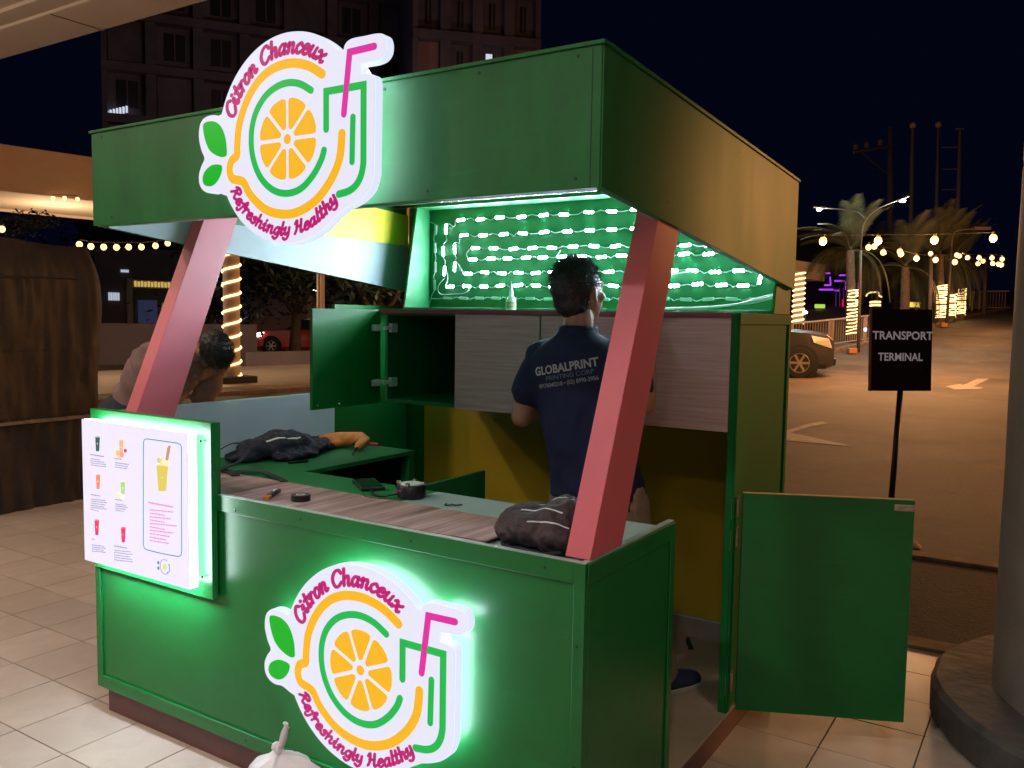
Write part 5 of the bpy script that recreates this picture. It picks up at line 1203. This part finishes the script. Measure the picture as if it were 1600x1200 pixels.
# hedge above the stall, low wall, wooden bench beyond
def leaf_cloud(c, rx, ry, rz, n, s, rg, mb=None, clumps=10):
    mb = mb or MB(); cs = [(Vector((rg.gauss(0, .42), rg.gauss(0, .42), rg.gauss(0, .42)))) for _ in range(clumps)]
    for _ in range(n):
        q = rg.choice(cs)+Vector((rg.gauss(0, .22), rg.gauss(0, .22), rg.gauss(0, .20)))
        p = Vector(c)+Vector((q.x*rx, q.y*ry, q.z*rz)); d = Vector((rg.gauss(0, 1), rg.gauss(0, 1), rg.gauss(0, .6))).normalized(); e = d.orthogonal().normalized(); k2 = s*rg.uniform(.6, 1.3)
        mb.add([p-d*k2, p+e*k2*.35, p+d*k2, p-e*k2*.35], [(0, 1, 2, 3)])
    return mb
rg = random.Random(5)
def tree(label, u, dd, hz, rx, rz, n, s, cat='tree', grp='dark trees across the street'):
    g = gp(u, dd); t = thing('street_tree', label, cat, tuple(g), grp)
    mk('trunk', MB().tube([tuple(g), (g.x+.1, g.y, g.z+hz*.35), (g.x-.05, g.y+.1, g.z+hz*.7)], [.22, .16, .08], 10), M['bark'], t, smooth=True)
    for q in range(4):
        a = q*1.6; mk('limb', MB().tube([(g.x+.08, g.y, g.z+hz*.38), (g.x+rx*.3*math.cos(a), g.y+rx*.3*math.sin(a), g.z+hz*.6), (g.x+rx*.6*math.cos(a), g.y+rx*.6*math.sin(a), g.z+hz*.85)], [.10, .07, .03], 7), M['bark'], t, smooth=True)
    mk('crown', leaf_cloud((g.x, g.y, g.z+hz), rx*1.5, rx*1.5, rz*1.5, n, s, rg, clumps=16), M['leaf'], t)
tree('dark leafy tree showing between the rope-lit column and the slender post', 460, 30, 3.9, 2.6, 1.5, 12000, .15)
tree('dark leafy tree behind the open cabinet door, specks of light between its leaves', 590, 27, 3.4, 2.4, 1.4, 12000, .13)
tree('dark tree behind the tarpaulin stall at the left edge, its leaves lit green from below', 18, 11.2, 2.60, .42, .10, 900, .04)
tree('large dark tree between the two purple-grey buildings', 250, 46, 6.0, 4.0, 2.5, 10000, .22)
# low boundary wall across the road at left and a storefront behind it
def wallseg(u0, u1, d0, d1, z0, z1, name, label, m, th=.12, cat='wall'):
    a, b = gp(u0, d0), gp(u1, d1); dv = Vector((b.x-a.x, b.y-a.y, 0)); L = dv.length; dv.normalize(); n = Vector((-dv.y, dv.x, 0))
    return tag(mk(name, MB().obox((a+b)/2*1.0+Vector((0, 0, (z0+z1)/2-(a.z+b.z)/2)), dv, n, (0, 0, 1), L/2, th, (z1-z0)/2), M[m] if isinstance(m, str) else m, origin=((a.x+b.x)/2, (a.y+b.y)/2, z0), bevel=.01), label, cat), a, dv, n, L
wallseg(120, 400, 24, 27, -.05, 1.15, 'low_wall', 'low purplish rendered wall across the road, left of the rope-lit column', 'facade')
wallseg(380, 560, 23, 26, -.05, .45, 'low_wall', 'low dark planter wall in front of the red car', 'facade')
def front_building(label, u0, u1, d0, d1, z1, base_m, depth=6):
    a, b = gp(u0, d0), gp(u1, d1); dv = Vector((b.x-a.x, b.y-a.y, 0)); L = dv.length; dv.normalize(); n = Vector((-dv.y, dv.x, 0))
    if n.dot(F2) < 0: n = -n
    t = thing('building', label, 'building', ((a.x+b.x)/2, (a.y+b.y)/2, min(a.z, b.z)))
    z0 = min(a.z, b.z)-.2
    mk('wall', MB().obox(Vector(((a.x+b.x)/2, (a.y+b.y)/2, (z0+z1)/2))+n*depth/2, dv, n, (0, 0, 1), L/2, depth/2, (z1-z0)/2), M[base_m], t)
    return t, Vector((a.x, a.y, 0)), dv, n, L, z0
t, A, dv, n, L, z0 = front_building('low dark shop front with a cream frame and a strip of yellow lamps, far left', 150, 480, 36, 42, 4.2, 'facade')
def panel(t, name, s0, s1, zz0, zz1, m, pr=.06, parent=None):
    return mk(name, MB().obox(A+dv*((s0+s1)/2)-n*pr/2+Vector((0, 0, (zz0+zz1)/2)), dv, n, (0, 0, 1), (s1-s0)/2, pr/2, (zz1-zz0)/2), M[m] if isinstance(m, str) else m, parent or t)
def su(u, d):  # distance along the facade line of a pixel column
    r = ray(u, 500); r2 = Vector((r.x, r.y, 0)); c2 = Vector((CAM.x, CAM.y, 0)); den = r2.x*dv.y-r2.y*dv.x
    q = A-c2; tt = (q.x*dv.y-q.y*dv.x)/den; return (c2+r2*tt-A).dot(dv)
for u0, u1 in ((198, 207), (272, 278), (342, 350)): panel(t, 'frame_post', su(u0, 37), su(u1, 37), z0, 2.9, 'fence', .12)
panel(t, 'frame_beam', su(198, 37), su(350, 37), 2.5, 2.85, 'fence', .16)
panel(t, 'shop_window', su(210, 37), su(270, 37), .6, 2.4, 'glassdark'); panel(t, 'shop_window', su(280, 37), su(340, 37), .6, 2.4, 'glassdark')
yl = mat('yellow_lamp_strip', (.4, .3, .1), .5, emit=(.6, .40, .10), estr=.8)
for i in range(11): panel(t, 'strip_lamp', su(209+i*5.2, 37), su(209+i*5.2+3.4, 37), 2.56, 2.80-.02*(i % 2), yl, .20)
wl_ = mat('far_white_window', (.5, .5, .5), .5, emit=(.45, .5, .6), estr=.75)
for i in range(5): panel(t, 'lit_louvre', su(170+i*3.6, 37), su(170+i*3.6+2.4, 37), 1.95, 2.28, wl_, .06)
panel(t, 'lit_vent', su(190, 37), su(202, 37), 3.15, 3.26, wl_, .06)
panel(t, 'blue_poster', su(215, 37), su(245, 37), 1.0, 2.0, mat('dim_poster', (.03, .05, .12), .4, emit=(.012, .02, .05), estr=.7), .09)
panel(t, 'amber_poster', su(252, 37), su(262, 37), 1.0, 1.9, mat('amber_poster', (.3, .2, .05), .4, emit=(.12, .08, .02), estr=.8), .09)
t, A, dv, n, L, z0 = front_building('dark reddish building behind the rope-lit column and the red car', 372, 500, 41, 46, 5.5, 'facade2')
for u0, u1, a, b in ((378, 390, 1.6, 3.0), (400, 412, 1.2, 2.8), (420, 432, 1.4, 3.2), (396, 416, 3.4, 4.7), (445, 470, 1.0, 2.6)): panel(t, 'window', su(u0, 42), su(u1, 42), a, b, 'glassdark', .05)
panel(t, 'pale_sign', su(400, 42), su(420, 42), 4.75, 5.3, 'fence', .12); panel(t, 'awning', su(376, 42), su(430, 42), 3.05, 3.2, 'fence', .5)
# big buildings rising behind
def tower(label, u0, u1, d0, d1, z1, panel_m, bays, floors, zf0, fh, seed):
    global A, dv, n
    t, A, dv, n, L, z0 = front_building(label, u0, u1, d0, d1, z1, 'facade', 14); r_ = random.Random(seed); bw = L/bays
    for b in range(bays+1): panel(t, 'pilaster', max(0, b*bw-.35), min(L, b*bw+.35), z0, z1, 'facade', .8)
    for f in range(floors):
        za = zf0+f*fh; panel(t, 'floor_band', 0, L, za-.45, za+.15, 'facade', 1.0)
        for b in range(bays):
            if r_.random() < .45: panel(t, 'spandrel_panel', b*bw+.4, (b+1)*bw-.4, za+.16, za+fh-.46, panel_m, .25)
            else:
                w = panel(t, 'window', b*bw+.9, (b+1)*bw-.9, za+.8, za+fh-.9, 'glassdark', .08)
                panel(t, 'mullion', (b+.5)*bw-.05, (b+.5)*bw+.05, za+.8, za+fh-.9, 'facade', .14, w)
    return t
T1 = tower('tall dark grey building with stacked floors rising behind the upper logo sign', 168, 640, 62, 70, 40, 'facade', 7, 9, 8, 3.6, 3)
lw = mat('far_lit_sign', (.5, .5, .5), .5, emit=(.6, .65, .8), estr=.8)
for i in range(7): zz = zat(168+i*5, 178-i*1.2, 61.5); mk('lit_ventilator', MB().obox(at(168+i*5, 178-i*1.2, 60.8), dv, n, (0, 0, 1), .07, .1, .22), lw, T1)
T2 = tower('tall dark building with reddish wall panels rising right of the upper logo sign', 640, 832, 60, 62, 27.0, 'facade2', 4, 7, 7, 3.4, 11)
mk('roof_tank', MB().obox(at(735, 3, 61)+n*2, dv, n, (0, 0, 1), 1.2, 1.2, 3), M['facade'], T2)
mk('lit_window', MB().obox(at(764, 93, 59), dv, n, (0, 0, 1), .22, .05, .35), lw, T2)

# ------------------------------------------------------------------ right side: railing, poles, lamps, palms
def rail(label, pts, h=.95, step=.16):
    g = [gp(u, d) for u, d in pts]; t = thing('railing', label, 'railing', tuple(g[0]), 'railings of the car park'); bars = MB(); nb = 0
    for a, b in zip(g[:-1], g[1:]):
        L = (b-a).length
        mk('top_rail', MB().tube([a+Vector((0, 0, h)), b+Vector((0, 0, h))], .035, 8), M['fence'], t); mk('bottom_rail', MB().tube([a+Vector((0, 0, .12)), b+Vector((0, 0, .12))], .022, 8), M['fence'], t)
        for i in range(int(L/2.2)+1): c = a.lerp(b, i/(L/2.2)); mk('rail_post', MB().box(c.x-.035, c.x+.035, c.y-.035, c.y+.035, c.z-.1, c.z+h), M['fence'], t)
        for i in range(int(L/step)): c = a.lerp(b, (i+.5)*step/L); bars.box(c.x-.008, c.x+.008, c.y-.008, c.y+.008, c.z+.12, c.z+h)
    o = mk('baluster', bars, M['fence'], t); stuff(o)
rail('long grey railing behind the dark car, left of the black sign', [(1236, 28), (1300, 29.5), (1352, 31), (1430, 34)])
rail('far railing at the top of the car park near the concrete column', [(1490, 44), (1530, 46), (1575, 46)], 1.0)
struct(mk('planter_kerb', MB().loft([[p+Vector((0, 0, -.1)), p+Vector((0, 0, .13)), p+F2*.5+Vector((0, 0, .13)), p+F2*.5+Vector((0, 0, -.1))] for p in [gp(u, d) for u, d in ((1228, 25.5), (1262, 26.5), (1300, 27.5), (1334, 29), (1380, 31), (1440, 35), (1475, 37.5), (1520, 42), (1580, 47))]]), M['kerb']))
def curb_stone(u, d):
    p = gp(u, d); return mk('kerb_stone', MB().obox(p+Vector((0, 0, .1)), R2, F2, (0, 0, 1), .14, .12, .09), mat('ochre_kerb_paint', (.45, .22, .07), .8), origin=tuple(p), bevel=.03)
tag(curb_stone(1331, 27.6), 'ochre painted kerb stone at the foot of the street lamp', 'kerb stone'); tag(curb_stone(1474, 36.5), 'ochre painted kerb stone below the right-hand palms', 'kerb stone')
def pole(name, label, cat, u, d, wtop, r0, r1, m='polefar', extra=None, lean=0, grp=None):
    g = gp(u, d); tp = at(u+lean, wtop, d); t = thing(name, label, cat, tuple(g), grp); mk('pole', MB().tube([g, Vector((tp.x, tp.y, tp.z))], [r0, r1], 10), M[m], t, smooth=True); return t, g, tp
def lamphead(t, p, d, lit=True):
    mk('lamp_head', MB().obox(p, d, Vector((-d.y, d.x, 0)), (0, 0, 1), .20, .08, .035), M['pole'], t, bevel=.02)
    mk('lamp_glass', MB().ell(p+Vector((0, 0, -.07)), .085, .07, .055, 14, 8), M['lampwhite'] if lit else M['trim'], t, smooth=True)
D1 = 30.0
t, g, tp = pole('street_lamp', 'double-armed street lamp with two white heads standing behind the black sign', 'street lamp', 1341, D1-2, 392, .055, .038, 'pole', lean=4)
pt0 = at(1345, 392, D1-2)
for pts, hd_ in (([pt0, at(1347, 365, 28), at(1353, 343, 28), at(1372, 326, 28), at(1405, 312, 28)], at(1411, 310, 28)), ([at(1353, 343, 28), at(1340, 331, 28.5), at(1315, 327, 29), at(1288, 325, 29.5)], at(1280, 324, 29.6))):
    mk('arm', MB().tube(spl(pts, 5), .02, 8), M['pole'], t, smooth=True); lamphead(t, hd_, (pts[-1]-pts[-2]).normalized())
t, g, tp = pole('street_lamp', 'tall street lamp with a curved unlit arm among the right-hand palms', 'street lamp', 1479, 37, 385, .065, .045, 'pole', lean=8)
mk('arm', MB().tube(spl([tp, at(1489, 368, 37), at(1497, 360, 37), at(1530, 357, 37)], 5), .028, 8), M['pole'], t, smooth=True); mk('lamp_head', MB().obox(at(1533, 357, 37), R2, F2, (0, 0, 1), .35, .14, .06), M['pole'], t)
pole('lamp_post', 'pale post standing at the far railing near the concrete column', 'post', 1537, 43, 402, .10, .07, 'pole', lean=4)
pole('lamp_post', 'pale post standing right behind the black sign, topped by a string light', 'post', 1452, 33, 398, .08, .06, 'pole', lean=3)
t, g, tp = pole('utility_pole', 'tall utility pole with a one-sided cross arm carrying three insulators', 'utility pole', 1391, 62, 200, .30, .19, lean=0)
ca, cb2 = at(1395, 228, 62), at(1334, 238, 60)
mk('cross_arm', MB().tube([ca, cb2], .12, 6), M['polefar'], t); mk('arm_brace', MB().tube([at(1391, 276, 62), at(1348, 240, 60.5)], .05, 6), M['polefar'], t)
for u, w in ((1337, 232), (1354, 229), (1375, 225)): p = at(u, w, 61); mk('insulator', MB().lathe([(.16, -.12), (.22, .0), (.16, .08), (.22, .18), (.1, .35)], tuple(p), 10), M['polefar'], t, smooth=True)
for q, (u, wt, ln, lab) in enumerate(((1421, 196, 5, 'slim tall pole with a small knob, nearest right of the utility pole'), (1460, 195, 6, 'slimmest tall pole, between the knobbed pole and the laddered pole'), (1493, 202, 7, 'tall pole with short side rungs, furthest right before the concrete column'))):
    t, g, tp = pole('flag_pole', lab, 'pole', u, 52, wt, .17, .10 if q != 1 else .07, lean=ln)
    if q < 2: mk('finial', MB().ell(tp, .2, .2, .2, 10, 8), M['fence'], t, smooth=True)
    else:
        mk('top_bar', MB().tube([at(1493, 201.5, 52), at(1505, 201.5, 52)], .06, 6), M['polefar'], t)
        for w in (230, 264, 296): mk('side_rung', MB().tube([at(1499, w, 52), at(1472, w+.5, 52)], .035, 6), M['polefar'], t)
# palms
def frond_mb(L, droop, seed, width=.55):
    r_ = random.Random(seed); mb = MB(); P = []
    for i in range(15):
        t_ = i/14; P.append(Vector((L*t_*(1-.18*droop*t_), 0, L*(.42*t_-(.35+.55*droop)*t_*t_))))
    mb.tube(P, [.028*(1-.8*i/14) for i in range(15)], 5)
    for i in range(2, 15):
        for h in range(3):
            t_ = i-1+h/3; a = P[int(t_)] if int(t_) < 14 else P[14]; b = P[min(14, int(t_)+1)]; p = a.lerp(b, t_-int(t_)); d = (b-a).normalized() if (b-a).length > 0 else Vector((1, 0, 0)); f_ = t_/14
            for s in (-1, 1):
                ln = width*math.sin(PI*min(1, .15+.85*f_))**.6*(1-.45*f_)*r_.uniform(.8, 1.15)+.1; o = (d*.65+Vector((0, s*.8, .12-.3*f_*droop))).normalized(); e = p+o*ln+Vector((0, 0, -.14*ln)); w_ = d*.022
                mb.add([p-w_, p+w_, e], [(0, 1, 2)])
    return mb
FM = [frond_mb(2.1, dr, i, .55) for i, dr in enumerate((.2, .55, .9, 1.25))]
FMESH = []
def palm(label, u, d, wcrown, n, rad, sc_, seed, ropez=None, ropelab=None, grp='palms of the car park', turns=16):
    r_ = random.Random(seed); g = gp(u, d); c = at(u+r_.uniform(-2, 2), wcrown, d); t = thing('palm_tree', label, 'palm tree', tuple(g), grp)
    N = 14; P = [g.lerp(c, i/N) for i in range(N+1)]
    mk('trunk', MB().tube(P, [rad*(1.25-.35*i/N+.10*(i % 2)) for i in range(N+1)], 12), M['bark'], t, smooth=False)
    for i in range(n):
        q = min(3, int(4*((i*.618) % 1)))
        if len(FMESH) < 4:
            while len(FMESH) < 4: o = mk('frond', FM[len(FMESH)], M['frond'], None); FMESH.append(o.data); bpy.data.objects.remove(o)
        o = bpy.data.objects.new('frond', FMESH[q]); COL.objects.link(o); o.parent = t; o.location = c-g
        o.rotation_euler = (r_.uniform(-.3, .3), -(.95-.42*q)+r_.uniform(-.15, .15), i*2.399+r_.uniform(-.2, .2)); o.scale = (sc_*r_.uniform(.85, 1.1),)*3
    if ropez: rope(g, rad*1.22, g.z+.25, zat(u, ropez, d), turns, ropelab, rr=.02, grp=None, n=14, wobl=.16)
palm('bushy palm nearest the white street lamp, its crown lit pale green', 1330, 31, 392, 34, .15, 1.05, 1, 452, 'warm rope light round the palm trunk left of the black sign', turns=14)
palm('dark palm with drooping fronds directly behind the black sign', 1413, 34, 418, 26, .16, 1.15, 2)
palm('palm with its trunk wrapped in bright rope light, right of the black sign', 1469, 38, 398, 30, .17, 1.25, 3, 446, 'warm rope light round the tallest lit trunk right of the black sign', turns=17)
palm('short palm between its two rope-lit neighbours', 1486, 39, 408, 24, .14, .9, 4, 460, 'warm rope light round the short middle trunk', turns=12)
palm('palm at the right end of the lit row near the far railing', 1501, 40, 402, 26, .14, 1.0, 5, 452, 'warm rope light round the rightmost lit trunk', turns=13)
palm('dim palm behind the purple neon building', 1372, 44, 420, 22, .16, 1.3, 6)
# string lights of the car park
SP = lambda L, d: [at(u, w, d+i*.25) for i, (u, w) in enumerate(L)]
bulbs('four large warm globes hung level across the car park', SP([(1286, 376.5), (1372, 376), (1460, 375), (1552, 372)], 20), .088, 'bulb', wr=.012)
bulbs('sagging string of warm bulbs, left part above the black sign', SP([(1357, 386.5), (1366, 385), (1380, 394.5), (1406, 393), (1407.5, 397), (1432, 403.5), (1462, 406), (1492, 409.5)], 24), .078, 'bulb')
bulbs('string of warm bulbs crossing behind the sagging one towards the concrete column', SP([(1454, 396.5), (1495, 398.5), (1499, 400), (1512, 402.5), (1530, 403), (1550, 403), (1566, 405)], 29), .075, 'bulb')
bulbs('lowest farthest string of warm bulbs by the concrete column', SP([(1528, 412), (1536, 408), (1551, 411.5), (1560, 412.5), (1565, 413.5)], 33), .080, 'bulb')
# purple neon building and lit signs behind the railing
t, A, dv, n, L, z0 = front_building('dark building with purple neon lines behind the railing', 1225, 1400, 50, 54, 7.0, 'tarp2')
for u0, u1, w in ((1290, 1297, 427), (1311, 1321, 430), (1297, 1300, 438.5), (1304, 1320, 439), (1288, 1298, 445.5), (1280, 1302, 452.5), (1304, 1311, 454), (1341, 1344, 448), (1321, 1323, 446)):
    a, b = at(u0, w, 49.5), at(u1, w, 49.5); mk('neon_line', MB().tube([a, b], .05, 6) if u1-u0 > 4 else MB().tube([at(u0, w-6, 49.5), at(u0+1, w+7, 49.5)], .045, 6), M['neon'], t)
for i in range(5): mk('neon_upright', MB().tube([at(1306+i*6, 450, 49.6), at(1306+i*6, 490, 49.6)], .03, 5), mat('dim_purple', (.1, .02, .15), .4, emit=(.06, .01, .10), estr=.8), t)
mk('red_neon', MB().tube([at(1317, 468, 49.4), at(1317, 484, 49.4)], .06, 6), mat('red_neon', (.4, 0, 0), .4, emit=(.4, .01, .02), estr=1), t)
sg = thing('shop_sign', 'small glowing green and red shop sign behind the railing', 'sign', tuple(gp(1281, 47)))
mk('green_panel', MB().obox(at(1281, 478.5, 47), R2, F2, (0, 0, 1), .28, .06, .11), mat('green_sign', (.3, .5, .1), .4, emit=(.32, .62, .06), estr=.95), sg, bevel=.04)
mk('red_panel', MB().obox(at(1281, 485.5, 47), R2, F2, (0, 0, 1), .22, .06, .045), mat('red_sign', (.5, .1, .05), .4, emit=(.6, .1, .03), estr=.9), sg); mk('pole', MB().tube([gp(1281, 47), at(1281, 487, 47)], .05, 6), M['pole'], sg)
sg = thing('shop_sign', 'yellow lit sign board peeping over the black sign', 'sign', tuple(gp(1425, 45)))
mk('sign_panel', MB().obox(at(1428, 476, 45), R2, F2, (0, 0, 1), .30, .06, .13).obox(at(1419, 474, 45), R2, F2, (0, 0, 1), .25, .05, .05), mat('yellow_sign', (.6, .5, .1), .4, emit=(.95, .66, .12), estr=1.0), sg); mk('pole', MB().tube([gp(1425, 45), at(1425, 479, 45)], .05, 6), M['pole'], sg)
sg = thing('light_sculpture', 'arched rope-light decoration with glowing bands left of the black sign top', 'light decoration', tuple(gp(1367, 42)))
gl_ = mat('glowing_band', (.8, .7, .5), .4, emit=(1, .68, .32), estr=1.3)
for w in (472, 477): mk('glowing_band', MB().tube(spl([at(1359, w+.6, 42), at(1367, w-.4, 42), at(1376, w, 42)], 4), .055, 6), gl_, sg)
mk('arch', MB().tube(spl([at(1353, 463, 42), at(1357, 458, 42), at(1365, 456.5, 42), at(1372, 457, 42), at(1374, 462, 42), at(1378, 464, 42)], 5), .038, 6), gl_, sg); mk('frame', MB().tube([gp(1367, 42), at(1367, 480, 42)], .1, 6), M['tarp2'], sg)
tag(mk('road_light', MB().ell(at(1352, 515, 26), .05, .05, .06, 10, 6), mat('blue_marker', (.4, .5, .8), .3, emit=(.5, .6, 1), estr=2), origin=tuple(gp(1352, 26))), 'small bluish marker light at the edge of the black sign', 'light')
for u, w, lab in ((1258, 488, 'faint white light low behind the railing, nearest the far lit column'), (490, 455, 'white lamp head glowing before the dark trees behind the kiosk')):
    p = at(u, w, 34); t = thing('far_lamp', lab, 'lamp', tuple(gp(u, 34))); mk('lamp_glass', MB().ell(p, .10 if u > 500 else .16, .07, .06, 12, 8), M['headlit'], t, smooth=True); mk('pole', MB().tube([gp(u, 34), p-Vector((0, 0, .07))], .035, 6), M['pole'], t)
# ------------------------------------------------------------------ light given off by those lamps, then added fill lamps
for u, w, d, e in ((1286, 376, 20, 70), (1372, 376, 20.2, 70), (1460, 375, 20.5, 70), (1552, 372, 20.7, 70), (1432, 403, 25, 60), (1500, 400, 30, 60), (1560, 412, 34, 60)):
    p = at(u, w, d)-Vector((0, 0, .2)); lamp('string_lamp', 'POINT', p, e*5.2, SODIUM, .12)
lamp('street_and_fill_light', 'POINT', at(1411, 316, 28), 420, (.9, 1, .8), .15); lamp('street_and_fill_light', 'POINT', at(1280, 329, 29.6), 150, (.9, 1, .9), .15)

# the string of globes goes on beyond the column, out of the picture
OG = [(5.2, 10.6, 3.6), (6.9, 13.6, 3.9), (8.8, 17.0, 4.2), (10.7, 20.4, 4.6), (4.2, 8.3, 3.4)]
bulbs('warm globes hung farther right, beyond the concrete column', OG, .088, 'bulb', wr=.012)
for i, p in enumerate(OG): lamp('string_lamp', 'POINT', Vector(p)-Vector((0, 0, .25)), [330, 430, 520, 620, 180][i], (1, .44, .13), 1.1)

for i in range(5): lamp('canopy_fill', 'POINT', [(-6.6, .4, 3.3), (-3.6, .9, 3.3), (-9.5, .5, 3.3), (-1, .3, 3.45), (-4.5, -2, 3.3)][i], [24, 16, 24, 6, 40][i], WARM, .12)  # point lamps without fixtures, added to brighten the canopy beam
for f, e in ((.10, 110), (.18, 110), (.32, 70), (.5, 70), (.75, 80)): q = pA.lerp(pB, f); lamp('walkway_fill', 'POINT', (q.x+nA.x*1.6, q.y+nA.y*1.6, 2.7), e, (1, .74, .48), .12)  # unseen lamps added under the walkway soffit to lighten it
lamp('street_and_fill_light', 'POINT', at(420, 150, 50), 240, (1, .80, .90), .3); lamp('street_and_fill_light', 'POINT', at(740, 200, 50), 240, (1, .72, .72), .3)  # fill lamps added in mid-air to lift the tall facades
